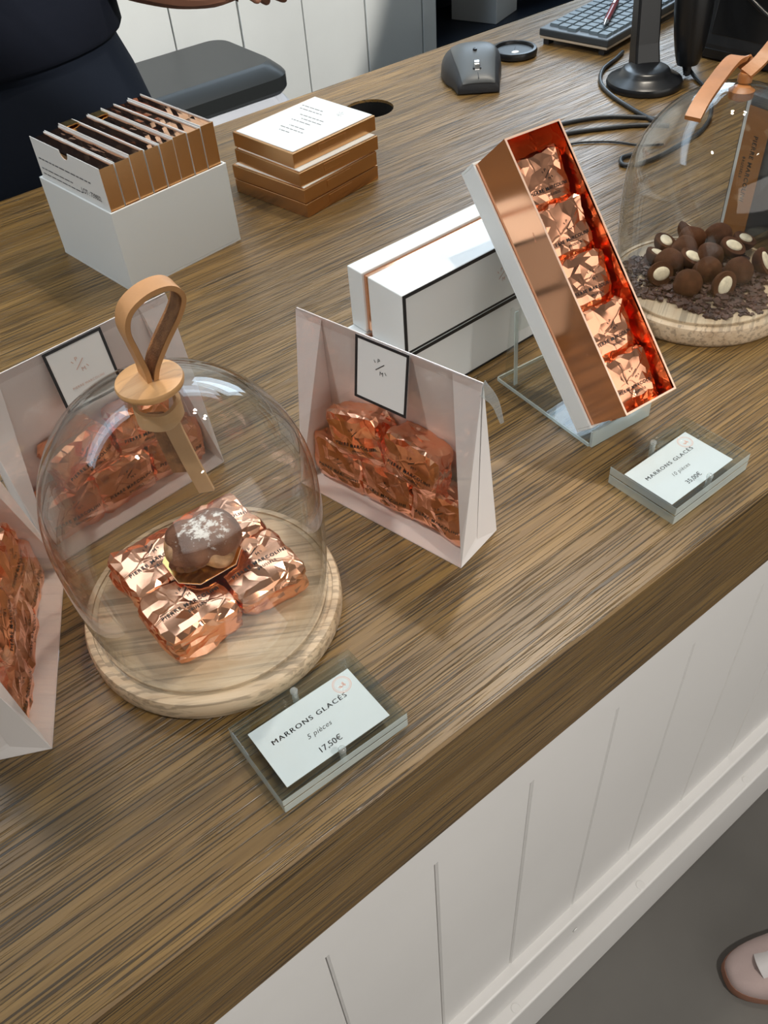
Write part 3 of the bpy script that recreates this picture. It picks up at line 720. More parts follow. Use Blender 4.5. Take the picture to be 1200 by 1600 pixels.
for i in range(NB):
    h = bh + rng.uniform(-.0012, .0012); lean = rng.uniform(-.006, .006)
    Mx = TM @ T(th + .0005 + i * pitch + bt / 2, th + .0008 + rng.uniform(0, .0012), th + .0003) @ Matrix.Rotation(lean, 4, 'Y')
    o = thing('copper_box', 'thin copper box standing in the white tray, ' + ordn[i], 'box', group=GB, matrix=Mx)
    x0, x1 = -bt / 2, bt / 2
    k = MB()
    k.box(x0 + .0006, x1 - .0006, 0, bd_, 0, h - .0035)                     # body
    link('copper_case', k, 'copper_case', o)
    sp = MB().box(x0 + .0004, x1 - .0004, -.0004, .0006, 0, h - .0008); link('spine', sp, 'copper_case', o)
    f = notch_card(0.0, bd_, 0, h, x0, x0 + .0006, i == 0); link('front_card', f, 'white_card', o)
    f = notch_card(0.0, bd_, 0, h - .0006, x1 - .0006, x1, False); link('back_card', f, 'white_card', o)
    fl = MB()                                                              # tucked copper lid flap with soft dents
    nx, ny = 3, 12
    vs = [(x0 + .0008 + (bt - .0016) * a / nx, .001 + (bd_ - .002) * b / ny, h - .0022 - .0012 * math.sin(PI * a / nx) * rng.random()) for b in range(ny + 1) for a in range(nx + 1)]
    fs = [(b * (nx + 1) + a, b * (nx + 1) + a + 1, (b + 1) * (nx + 1) + a + 1, (b + 1) * (nx + 1) + a) for b in range(ny) for a in range(nx)]
    link('lid_flap', fl.add(vs, fs), 'copper_flap', o)
    if i in (2, 4):
        e_ = MB().box(x0 + .001, x1 - .001, bd_ - .016, bd_ - .001, h - .0012, h - .0004); link('torn_corner', e_, 'gold_card', o)
    if i == 0:
        pm = MB(); lines = [(.022, .112, .0031), (.033, .071, .0026), (.039, .088, .0026), (.0575, .126, .0026), (.063, .120, .0026)]
        r2 = random.Random(4)
        for dz, ln, hh in lines:                                            # rows of tiny printed words
            xx = .006
            while xx < ln:
                wl = r2.uniform(.004, .011); pm.box(xx, min(xx + wl, ln), h - dz - hh / 4, h - dz + hh / 4, 0, .0001); xx += wl + .0016
        put_text(pm, 'LOT : 739832', .106, h - .036, .0080, .0001, bold=.02, sx=.85)
        # print runs from the far edge to the near spine: map x -> -y on the -x face
        vs = [(x0 - .0001 - c_ * .5, bd_ - a, b) for a, b, c_ in pm.v]
        link('lettering', MB().add(vs, pm.f), 'dark_grey_ink', o)

# ------------------------------------------------------------------ stack of copper boxes
GS = 'copper boxes in the low stack'
def flat_box(x, y, z, rot, a, b, h, lab, text=False, rimmed=True):
    o = thing('copper_box', lab, 'box', (x, y, z), rot, GS)
    link('copper_case', MB().box(0, a, 0, b, 0, h - .0008), 'copper_case', o, bevel=.0008)
    c = link('white_lid', MB().box(.0035, a - .0015, .0035, b - .0035, h - .0010, h), 'box_paper', o)
    f = MB().box(a * .3, a * .62, -.0006, .0002, h * .35, h * .8); link('tuck_flap', f, 'copper_case', o, bevel=.0003)
    if text:
        p = MB(); r2 = random.Random(2)
        for k, (u, v0, v1) in enumerate([(.50, .40, .70), (.56, .30, .62), (.62, .34, .72), (.40, .36, .60), (.34, .30, .66), (.28, .44, .60), (.72, .50, .86), (.78, .56, .90)]):
            q = v0
            while q < v1:
                wl = r2.uniform(.03, .08); p.box(a * u - .0007, a * u + .0007, b * q, b * min(q + wl, v1), h, h + .0001); q += wl + .015
        e2 = emblem(MB(), 0, 0, .010)
        p.add([(a * .83 + y_, b * .34 - x_, h + .0001) for x_, y_, _ in e2.v], e2.f)
        link('lettering', p, 'dark_grey_ink', o)
    return o
flat_box(.5339, .6462, 0, .18, .1310, .1300, .0182, 'copper box at the bottom of the low stack')
flat_box(.5330, .6465, .0184, .175, .1310, .1300, .0180, 'copper box second from the bottom of the low stack')
flat_box(.5335, .6530, .0366, .13, .1340, .1220, .0180, 'copper box second from the top of the low stack, edge dented')
flat_box(.5355, .6655, .0548, .13, .1400, .1130, .0188, 'topmost copper box of the low stack with printed white lid', True)

# ------------------------------------------------------------------ white gift boxes with copper neck
GA, GBX, GH = .236, .0717, .0592
def lying_box(z, lab, dx=0.0):
    o = thing('gift_box', lab, 'gift box', (.3827 + dx, .2746, z), .0288, 'white gift boxes lying stacked')
    ld, nk, bs = .0440, .0080, .0197
    link('lid', MB().box(0, GA, 0, ld, .0002, GH - .0002), 'box_paper', o, bevel=.0008)
    link('copper_neck', MB().box(.0025, GA - .0025, ld - .001, ld + nk + .001, .0026, GH - .0026), 'copper_board', o)
    link('base', MB().box(0, GA, ld + nk, ld + nk + bs, .0002, GH - .0002), 'box_paper', o, bevel=.0008)
    f = MB(); t = .0034; e_ = .0006
    f.box(e_, GA - e_, -.0003, .0002, GH - e_ - t, GH - e_); f.box(e_, GA - e_, -.0003, .0002, e_, e_ + t * .6)
    f.box(e_, e_ + t, -.0003, .0002, e_ + t * .6, GH - e_ - t); f.box(GA - e_ - t, GA - e_, -.0003, .0002, e_ + t * .6, GH - e_ - t)
    link('black_border', f, 'black_ink', o)
    em = emblem(MB(), 0, 0, .012)
    if z > .03: link('emblem', MB().add([(GA * .5 + a, -.0003, GH * .5 + b) for a, b, _ in em.v], em.f), 'copper_ink', o)
    return o
lying_box(0.0002, 'white gift box with copper band lying underneath the other', -.010)
lying_box(GH + .0006, 'white gift box with copper band lying on top of the other')

# ------------------------------------------------------------------ open box leaning on its easel
az, tl = -.0742, .7488; BL, BW, D1, D2 = .236, .0607, .0198, .0654
u = Vector((math.cos(az), math.sin(az), 0)); nv = Vector((math.sin(az), -math.cos(az), 0)); zz = Vector((0, 0, 1))
lv = zz * math.cos(tl) - nv * math.sin(tl); dv = nv * math.cos(tl) + zz * math.sin(tl)
OM = Matrix(((u.x, lv.x, dv.x, .4636), (u.y, lv.y, dv.y, .1447), (u.z, lv.z, dv.z, .0082), (0, 0, 0, 1)))
ob = thing('open_gift_box', 'open white and copper box leaning on a clear easel with five wrapped chestnuts', 'gift box', matrix=OM)
m = MB().box(0, BW, 0, BL, 0, .002)
link('tray_floor', m, 'box_paper', ob)
for b in ((0, BW, 0, .0022), (0, BW, BL - .0022, BL), (0, .0022, .0022, BL - .0022), (BW - .0022, BW, .0022, BL - .0022)):
    link('tray_side', MB().box(b[0], b[1], b[2], b[3], .002, D1), 'box_paper', ob, bevel=.0005)
i0, i1 = .0024, .0040
for nm, b in (('neck_side', (i0, i1, i0, BL - i0)), ('neck_side', (BW - i1, BW - i0, i0, BL - i0)), ('neck_end', (i1, BW - i1, i0, i1)), ('neck_end', (i1, BW - i1, BL - i1, BL - i0))):
    q = link(nm, MB().box(b[0], b[1], b[2], b[3], .0021, D2), 'copper_board', ob)
    link('card_rim', MB().box(b[0], b[1], b[2], b[3], D2, D2 + .0003), 'board_edge', q)
link('platform', MB().box(i1, BW - i1, i1, BL - i1, .026, .028), 'copper_lining', ob)
for x in (i1 + .0003, BW - i1 - .0011):
    g = MB(); r2 = random.Random(int(x * 1e5)); n = 20
    vs = [(x + .0008 * r2.random(), i1 + (BL - 2 * i1) * k / n, z) for z in (.028, .045, D2 - .001) for k in range(n + 1)]
    fs = [(j * (n + 1) + k, j * (n + 1) + k + 1, (j + 1) * (n + 1) + k + 1, (j + 1) * (n + 1) + k) for j in range(2) for k in range(n)]
    link('lining_side', g.add(vs, fs), 'copper_lining', ob)
for k in range(5):
    lab = ['lowest', 'second from the bottom', 'middle', 'second from the top', 'topmost'][k]
    sweet(CREST[k], 'wrapped chestnut in the leaning open box, ' + lab, 'chestnuts in the open leaning box', OM @ T(.0284, .0265 + k * .0425, .0285, .16, .02 * (-1) ** k, .04 * math.sin(k * 2.3)))
# easel
es = thing('acrylic_easel', 'clear acrylic easel propping up the open copper box', 'display stand', (.4649, .1318, 0), az - .0)
ew, el = .0690, .1200
link('base_plate', MB().box(0, ew, 0, el, .0002, .0032), 'clear_acrylic', es, bevel=.0004)
link('front_lip', MB().box(0, ew, -.0030, 0, .0002, .0170), 'acrylic_edge', es, bevel=.0004)
link('base_edge', MB().box(-.0012, 0, 0, el, .0002, .0034), 'acrylic_edge', es)
link('base_edge', MB().box(0, ew, el, el + .0012, .0002, .0034), 'acrylic_edge', es)
def cheek(x):
    poly = [(el - .004, .0034), (el - .018, .0034), (el - .014, .078), (el - .008, .080)]
    m = MB(); m.add([(x, a, b) for a, b in poly] + [(x + .003, a, b) for a, b in poly], [(0, 1, 2, 3), (7, 6, 5, 4)] + [(k, 4 + k, 4 + (k + 1) % 4, (k + 1) % 4) for k in range(4)])
    return m
link('upright', cheek(.004), 'clear_acrylic', es, bevel=.0005)
link('upright_edge', MB().slab([(.0035, el - .018, .0034), (.0075, el - .018, .0034), (.0075, el - .0142, .079), (.0035, el - .0142, .079)], .0008), 'acrylic_edge', es)
link('upright', cheek(ew - .007), 'clear_acrylic', es, bevel=.0005)
link('back_rest', MB().slab([(.007, el - .0160, .060), (ew - .007, el - .0160, .060), (ew - .007, el - .0125, .079), (.007, el - .0125, .079)], .002), 'clear_acrylic', es)

# ------------------------------------------------------------------ price blocks
def price(label, x, y, rot, a, b, h, lines):
    o = thing('price_block', label, 'price sign', (x, y, 0), rot)
    h1 = h * .52; bv = .0007
    for nm, z0, z1 in (('lower_plate', .0002, h1), ('upper_plate', h1 + .0005, h)):
        p = link(nm, MB().box(0, a, 0, b, z0, z1), 'clear_acrylic', o, bevel=bv)
        p.data.materials.append(MATS['acrylic_edge'])
        for f in p.data.polygons: f.material_index = 0 if abs(f.normal.z) > .5 else 1
    cx0, cx1, cy0, cy1 = .0085, a - .0075, .0095, b - .0085
    cd_ = link('price_card', MB().box(cx0, cx1, cy0, cy1, h1 + .0001, h1 + .0004), 'sign_paper', o)
    cw, chh = cx1 - cx0, cy1 - cy0; zt = h1 + .00045
    t = MB(); mid = (cx0 + cx1) / 2
    for dx in (-.00012, 0, .00012): put_text(t, lines[0], mid - .002 + dx, cy0 + chh * .66, .0050, zt, space=1.22, sx=1.16)
    put_text(t, lines[1], mid - .002, cy0 + chh * .43, .0052, zt, shear=.28, space=1.08)
    for dx in (0, .00015): put_text(t, lines[2], mid - .002 + dx, cy0 + chh * .16, .0060, zt, space=1.02)
    link('lettering', t, 'black_ink', cd_)
    s = MB(); ex, ey, er = cx1 - .0105, cy1 - .0080, .0066
    for rad, wd in ((er, .0005), (er * .84, .0003)):
        n = 36; vs = []
        for k in range(n):
            g = 2 * PI * k / n; vs += [(ex + rad * math.cos(g), ey + rad * math.sin(g), zt), (ex + (rad - wd) * math.cos(g), ey + (rad - wd) * math.sin(g), zt)]
        s.add(vs, [(2 * k, 2 * ((k + 1) % n), 2 * ((k + 1) % n) + 1, 2 * k + 1) for k in range(n)])
    for a0, l0, w0 in ((1.25, .0036, .0010), (2.85, .0042, .0007), (3.3, .0034, .0006), (0.2, .0022, .0012)):   # sprig of leaves
        px, py = ex + .0004, ey - .0014; dx, dy = math.cos(a0), math.sin(a0)
        s.add([(px, py, zt), (px + dx * l0 * .5 - dy * w0, py + dy * l0 * .5 + dx * w0, zt), (px + dx * l0, py + dy * l0, zt), (px + dx * l0 * .5 + dy * w0, py + dy * l0 * .5 - dx * w0, zt)], [(0, 1, 2, 3)])
    link('round_stamp', s, 'rose_ink', cd_)
    for q in ((a * .5, b - .0050), (a * .5, .0050)):
        st = MB().lathe([(.0022, h1 * .4), (.0022, h - .0002), (.0026, h), (.0026, h + .0016), (.0018, h + .0026), (.0006, h + .0029)], 20, q)
        link('magnet_stud', st.mesh('magnet_stud', 50), 'stud_acrylic', o)
price('acrylic price block for five pieces in front of the near cloche', .0803, .0281, -.0248, .0951, .0648, .0152, ('MARRONS GLACÉS', '5 pièces', '17,50€'))
price('acrylic price block for ten pieces in front of the leaning open box', .4425, .0262, .0028, .0931, .0650, .0182, ('MARRONS GLACÉS', '10 pièces', '35,00€'))

# ------------------------------------------------------------------ slim copper box behind the far cloche
sb = thing('slim_copper_box', 'tall slim dark box with lettered copper spine behind the far cloche', 'box', (.8443, .2807, 0), -.1)
link('box_body', MB().box(.001, .125, -.0328, 0, .0003, .1500), 'black_matte', sb, bevel=.0006)
link('copper_spine', MB().box(0, .001, -.0328, -.0040, .0006, .1400), 'copper_case', sb)
link('spine_edge', MB().box(-.0002, .001, -.0040, 0, .0006, .1490), 'white_card', sb)
link('edge_line', MB().box(-.0003, .0008, -.0004, .0002, .0006, .1495), 'black_ink', sb)
t = MB(); put_text(t, 'PIERRE MARCOLINI', 0, .0015, .0072, 0, space=1.15, bold=.012); put_text(t, 'BRUSSELS', 0, -.0070, .0044, 0, space=1.25, bold=.012)
link('lettering', MB().add([(-.0002, -.0180 - b * -1.0 * -1.0, .078 - a) for a, b, _ in t.v], t.f), 'black_ink', sb)

# ------------------------------------------------------------------ mouse, disc, keyboard, pen
def mouse():
    rz = math.atan2(-.035, .045)                      # front edge direction
    o = thing('computer_mouse', 'dark grey computer mouse with chrome wheel near the cable hole', 'mouse', (.9485, .7800, 0), rz); o.scale = (1.16, 1.12, 1.12)
    # local: x across, y back
    sec = [(0.000, .0270, -.0030, .0115), (.004, .0280, -.0035, .0175), (.020, .0300, -.004, .0245), (.040, .0330, -.004, .0330), (.060, .0365, -.004, .0385), (.080, .0375, -.004, .0385), (.098, .0340, -.003, .0320), (.108, .0250, -.002, .0220), (.112, .0120, 0, .0120)]
    n = 24; V = []; F = []
    def ring(y, hw, cx, h, lo, hi):
        out = []
        for k in range(n + 1):
            g = PI * k / n; c, s = math.cos(g), math.sin(g)
            x = cx - hw * (abs(c) ** .72) * math.copysign(1, c) - (.006 * (1 - s) if c > 0 and y > .02 else 0) ; z = .002 + h * (s ** .55 if s > 0 else 0)
            out.append((x, y, z))
        return out
    m = MB(); rows = [ring(*s_, 0, 1) for s_ in sec]
    vs = [p for r_ in rows for p in r_]; N1 = n + 1
    fs = [(i * N1 + k, i * N1 + k + 1, (i + 1) * N1 + k + 1, (i + 1) * N1 + k) for i in range(len(rows) - 1) for k in range(n)]
    fs += [tuple(range(N1)), tuple(reversed([(len(rows) - 1) * N1 + k for k in range(N1)]))]
    fs += [(i * N1, (i + 1) * N1, (i + 1) * N1 + n, i * N1 + n) for i in range(len(rows) - 1)]
    body = link('body', m.add(vs, fs).mesh('body', 60), 'black_matte', o)
    # upper grey shell hugging the body's upper half
    lo, hi = 6, n - 6
    sv = [tuple(Vector(rows[i][k]) + Vector((0, 0, .0009))) for i in range(len(rows) - 1) for k in range(lo, hi + 1)]; w_ = hi - lo + 1
    sf = [(i * w_ + k, i * w_ + k + 1, (i + 1) * w_ + k + 1, (i + 1) * w_ + k) for i in range(len(rows) - 2) for k in range(w_ - 1)]
    sh = link('button_shell', MB().add(sv, sf).mesh('button_shell', 60), 'mouse_grey', o)
    sm = sh.modifiers.new('solid', 'SOLIDIFY'); sm.thickness = .0008; sm.offset = 1
    ss = sh.modifiers.new('sub', 'SUBSURF'); ss.levels = 2; ss.render_levels = 2
    link('button_gap', MB().strip(smoothpath([(-.003, .0012, .0205), (-.0035, .010, .0235), (-.004, .018, .0265)], 4), (1, 0, 0), .0006, .0008), 'black_ink', o)
    wv = MB(); wv.lathe([(.0100, -.0042), (.0120, -.0030), (.0120, .0030), (.0100, .0042)], 28); wl = link('scroll_wheel', wv.mesh('scroll_wheel', 40), 'chrome', o, (-.004, .027, .0230), (0, PI / 2, 0))
    link('wheel_slot', MB().box(-.0098, .0018, .0160, .0410, .0180, .0255), 'black_plastic', o, bevel=.002).location = (0, 0, .0035)
    link('mode_button', MB().lathe([(.0028, .040), (.0028, .0415), (.0015, .0420)], 16, (-.004, .052)).mesh('mode_button', 40), 'black_plastic', o)
mouse()
pk = thing('round_dish', 'small round black disc with a raised rim beside the mouse', 'disc', (1.1010, .8640, 0)); pk.scale = (1.08, 1.08, 1.0)
link('rim', MB().lathe([(.0300, .0002), (.0340, .002), (.0345, .0085), (.0330, .0115), (.0290, .0118), (.0275, .0085), (.0275, .004)], 48, cap1=False).mesh('rim', 50), 'black_plastic', pk)
link('plate', MB().lathe([(.0277, .0005), (.0277, .0070)], 48), 'key_case', pk)
g = MB(); g.lathe([(.0060, .0072)], 16, (-.004, -.004), False, True, .75) if False else None
link('light_mark', MB().lathe([(.0062, .0070), (.0058, .0074)], 20, (-.004, -.006), sq=.8), 'white_card', pk)
mk = MB(); mk.box(-.0004, .0004, .002, .016, .0070, .0073, Matrix.Rotation(-.9, 4, 'Z')); link('pointer', mk, 'black_ink', pk)

ax = Vector((.982, .187, 0)); K0 = Vector((1.188, .745, 0)); krot = math.atan2(ax.y, ax.x)
kb = thing('keyboard', 'grey computer keyboard behind the scanner stand', 'keyboard', (K0.x, K0.y, .003), krot)
KL, KW = .30, .128
link('lower_case', MB().box(.001, KL - .001, .001, KW - .001, .006, .0100), 'cream_plastic', kb, bevel=.001)
link('upper_case', MB().prism([(0, 0), (KL, 0), (KL, KW), (0, KW)], .0100, .0215), 'key_case', kb, bevel=.002)
for q in ((.012, .012), (.012, KW - .012), (KL - .02, .012), (KL - .02, KW - .012)):
    link('foot', MB().box(q[0] - .008, q[0] + .008, q[1] - .005, q[1] + .005, -.0028, .0062), 'black_matte', kb)
cap = MB()
kw, kd = .0168, .0168; cap.add([(0, 0, 0), (kw, 0, 0), (kw, kd, 0), (0, kd, 0), (.0012, .0012, .004), (kw - .0012, .0012, .004), (kw - .0012, kd - .0010, .004), (.0012, kd - .0010, .004)], [(3, 2, 1, 0), (4, 5, 6, 7), (0, 1, 5, 4), (1, 2, 6, 5), (2, 3, 7, 6), (3, 0, 4, 7)])
capm = cap.mesh('key'); capm.materials.append(MATS['key_grey'])
for r_ in range(6):
    for k in range(14):
        link('key', capm, None, kb, (.010 + k * .0190 + (.004 * (r_ % 3)), .008 + r_ * .0190, .0212))
pn = thing('pen', 'dark red pen with a metal tip lying on the keyboard', 'pen', (1.216, .779, .0338), .56)
link('barrel', MB().tube([(.020, 0, 0), (.120, 0, 0), (.138, 0, 0)], [.0048, .0050, .0044], 16).mesh('barrel', 50), 'pen_red', pn)
link('metal_tip', MB().tube([(0, 0, 0), (.003, 0, 0), (.019, 0, 0), (.0205, 0, 0)], [.0008, .0014, .0044, .0047], 16).mesh('metal_tip', 50), 'chrome', pn)
link('clip', MB().box(.095, .136, -.0014, .0014, .0048, .0062), 'chrome', pn)

# ------------------------------------------------------------------ barcode scanner in its stand, cables, till
ss = thing('scanner_stand', 'black round based scanner stand holding a handheld scanner', 'scanner stand', (1.1336, .6252, 0))
link('base', MB().lathe([(.050, .0002), (.0545, .001), (.0555, .006), (.0540, .010), (.0500, .0125), (.040, .0165), (.036, .020), (.034, .0235), (.030, .0255), (.010, .0275)], 64).mesh('base', 35), 'black_plastic', ss)
col = MB(); 
for z, hw, dp, yy in ((.020, .0200, .0140, .012), (.05, .0185, .0125, .020), (.15, .0170, .0115, .036), (.26, .0165, .0115, .05)): 
    col.v += [(-hw, yy - dp, z), (hw, yy - dp, z), (hw, yy + dp, z), (-hw, yy + dp, z)]
for i in range(3): col.f += [(i * 4 + k, i * 4 + (k + 1) % 4, i * 4 + 4 + (k + 1) % 4, i * 4 + 4 + k) for k in range(4)]
col.f += [(3, 2, 1, 0), (12, 13, 14, 15)]
link('column', col, 'black_plastic', ss, (.012, .006, 0), (0, 0, -.45), bevel=.003)
link('cradle', MB().box(-.025, .055, .02, .07, .255, .275), 'black_plastic', ss, (.012, .006, 0), (0, 0, -.45), bevel=.006)
sc = thing('barcode_scanner', 'glossy black handheld barcode scanner hanging grip down in its stand', 'scanner', (1.1980, .6000, -.018))
grip = smoothpath([(.0, 0, .036), (.001, .002, .06), (.002, .006, .10), (.003, .012, .15), (.000, .022, .20), (-.010, .035, .235)], 5)
gr = [.0150 + .0125 * math.sin(min(1, i / 14) * PI / 2) for i in range(len(grip))]
gm = MB().tube(grip, gr, 20).mesh('grip', 60)
link('grip', gm, 'black_plastic', sc)
link('head', MB().tube(smoothpath([(.005, .06, .262), (-.010, .02, .262), (-.022, -.03, .255), (-.028, -.05, .25)], 5), [.018 + .010 * math.sin(PI * min(1, i / 12)) for i in range(16)], 20).mesh('head', 60), 'black_plastic', sc)
link('strain_relief', MB().tube([(0, 0, .037), (0, -.001, .03), (0, -.002, .0255), (.001, -.003, .0215)], [.0065, .0058, .005, .0042], 14).mesh('strain_relief', 50), 'black_matte', sc)
for k in range(4): link('relief_ring', MB().lathe([(.0050, 0), (.0068 - .0005 * k, .0006), (.0068 - .0005 * k, .0018), (.0050, .0024)], 16), 'black_plastic', sc, (0, -.0005 * k, .0310 - k * .0030))
def cable(label, pts, r=.0027):
    o = link('cable', MB().tube(smoothpath(pts, 8), r, 10).mesh('cable', 60), 'cable_rubber'); return tag(o, label, 'cable')
cable('black cable curling round the left of the scanner stand base', [(1.215, .735, .0032), (1.185, .7230, .0032), (1.135, .706, .0032), (1.092, .672, .0032), (1.066, .630, .0032), (1.048, .580, .0032), (1.038, .545, .0032), (1.030, .515, .0032)], .0031)
cable('upper black cable running behind the leaning open box', [(.885, .605, .0030), (.925, .612, .0030), (.9493, .6086, .0030), (.9964, .5863, .0030), (1.030, .549, .0030), (1.044, .520, .0030)], .0028)
cable('lower black cable running behind the leaning open box', [(.86, .590, .0030), (.9179, .5852, .0030), (.974, .5552, .0030), (1.010, .530, .0030), (1.034, .500, .0030)], .0030)
cable('thin dark cable lowest on the counter behind the leaning box', [(.87, .566, .0018), (.911, .5556, .0018), (.945, .525, .0018), (.9626, .4905, .0018), (.985, .470, .0018)], .0014)
cable('black scanner cable looping on the counter behind the far cloche', [(1.206, .604, .012), (1.200, .585, .0034), (1.165, .535, .0032), (1.105, .485, .0032), (1.0475, .4586, .0032), (.9957, .4520, .0032), (.950, .449, .0032), (.9140, .4532, .0032), (.9000, .466, .0032), (.9150, .480, .0032), (.935, .474, .0032)], .0028)
tl_ = thing('till_terminal', 'large black till screen on a sloping base at the far right', 'till', (1.279, .640, 0), -1.49)
# local x runs towards the viewer's right along the base front edge, y away
poly = [(0, .0005), (0, .022), (.035, .27), (.20, .27), (.20, .0005)]
b = MB(); n = 5; W0 = .36
b.add([(0, y_, z_) for y_, z_ in poly] + [(W0, y_, z_) for y_, z_ in poly], [tuple(range(5)), tuple(reversed(range(5, 10)))] + [(k, 5 + k, 5 + (k + 1) % 5, (k + 1) % 5) for k in range(5)])
link('base', b, 'black_matte', tl_, bevel=.004)
link('front_strip', MB().box(.004, W0 - .004, -.001, .002, .003, .016), 'black_plastic', tl_, bevel=.001)
link('screen_panel', MB().slab([(.015, .0035, .035), (W0 - .015, .0035, .035), (W0 - .015, .0345, .258), (.015, .0345, .258)], .004), 'black_plastic', tl_, bevel=.001)
link('lead', MB().tube(smoothpath([(.01, .012, .125), (.06, -.006, .100), (.12, -.010, .070), (.20, -.012, .040), (.30, -.02, .010)], 6), .0035, 10).mesh('lead', 60), 'black_plastic', tl_)

# ------------------------------------------------------------------ behind the counter: bin, shelf, person
bn = thing('waste_bin', 'black lidded waste bin against the white boarded wall', 'bin', (.915, 1.76, -.975))
def rrect(hw, hd, r, n=6):
    out = []
    for cx, cy, a0 in ((hw - r, hd - r, 0), (-hw + r, hd - r, PI / 2), (-hw + r, -hd + r, PI), (hw - r, -hd + r, 1.5 * PI)):
        out += [(cx + r * math.cos(a0 + PI / 2 * k / n), cy + r * math.sin(a0 + PI / 2 * k / n)) for k in range(n + 1)]
    return out
def loft(rings):
    m = MB(); n = len(rings[0][0])
    for ring, z in rings: m.v += [(x, y, z) for x, y in ring]
    for i in range(len(rings) - 1): m.f += [(i * n + k, i * n + (k + 1) % n, (i + 1) * n + (k + 1) % n, (i + 1) * n + k) for k in range(n)]
    m.f += [tuple(reversed(range(n))), tuple((len(rings) - 1) * n + k for k in range(n))]
    return m
link('bin_body', loft([(rrect(.17, .11, .04), -.025), (rrect(.205, .135, .05), .725)]).mesh('bin_body', 40), 'bin_black', bn)
lid = link('lid', loft([(rrect(.224, .148, .055), .735), (rrect(.228, .152, .055), .742), (rrect(.228, .152, .055), .770), (rrect(.222, .146, .052), .778), (rrect(.205, .130, .045), .793), (rrect(.200, .125, .045), .797), (rrect(.196, .121, .042), .799)]).mesh('lid', 22), 'bin_black', bn)
r2 = random.Random(6); bg = MB(); n = 60
def bagring(e_, z, j): return [(x * (1 + r2.uniform(-j, j)), y * (1 + r2.uniform(-j, j))) for x, y in rrect(.205 + e_, .135 + e_, .05, 14)]
link('bin_bag', loft([(bagring(.004, 0, .01), .62), (bagring(.020, 0, .04), .655), (bagring(.022, 0, .05), .690), (bagring(.014, 0, .03), .715), (bagring(.006, 0, .005), .734)]).mesh('bin_bag', 60), 'bin_bag', bn)
sh = thing('shelf_unit', 'dark navy open shelf unit let into the end of the boarded wall', 'shelf', (1.918, 2.024, -1.0))
link('back', MB().box(0, 1.0, .295, .31, 0, .955), 'shelf_navy', sh)
link('side', MB().box(0, .02, 0, .295, 0, .955), 'shelf_navy', sh); link('side', MB().box(.98, 1.0, 0, .295, 0, .955), 'shelf_navy', sh)
for z in (.04, .30, .5506, .935): link('shelf', MB().box(.02, .98, 0, .295, z, z + .02), 'shelf_navy', sh)
wbx = tag(link('carton', MB().box(-.0825, .0825, -.08, .08, 0, .24), 'box_paper', None, (2.255, 2.145, -.4289), (0, 0, -1.215), bevel=.002), 'plain white carton standing on the dark navy shelf', 'carton')
link('carton_lid', MB().box(-.083, .083, -.0805, .0805, .18, .2408), 'box_paper', wbx)

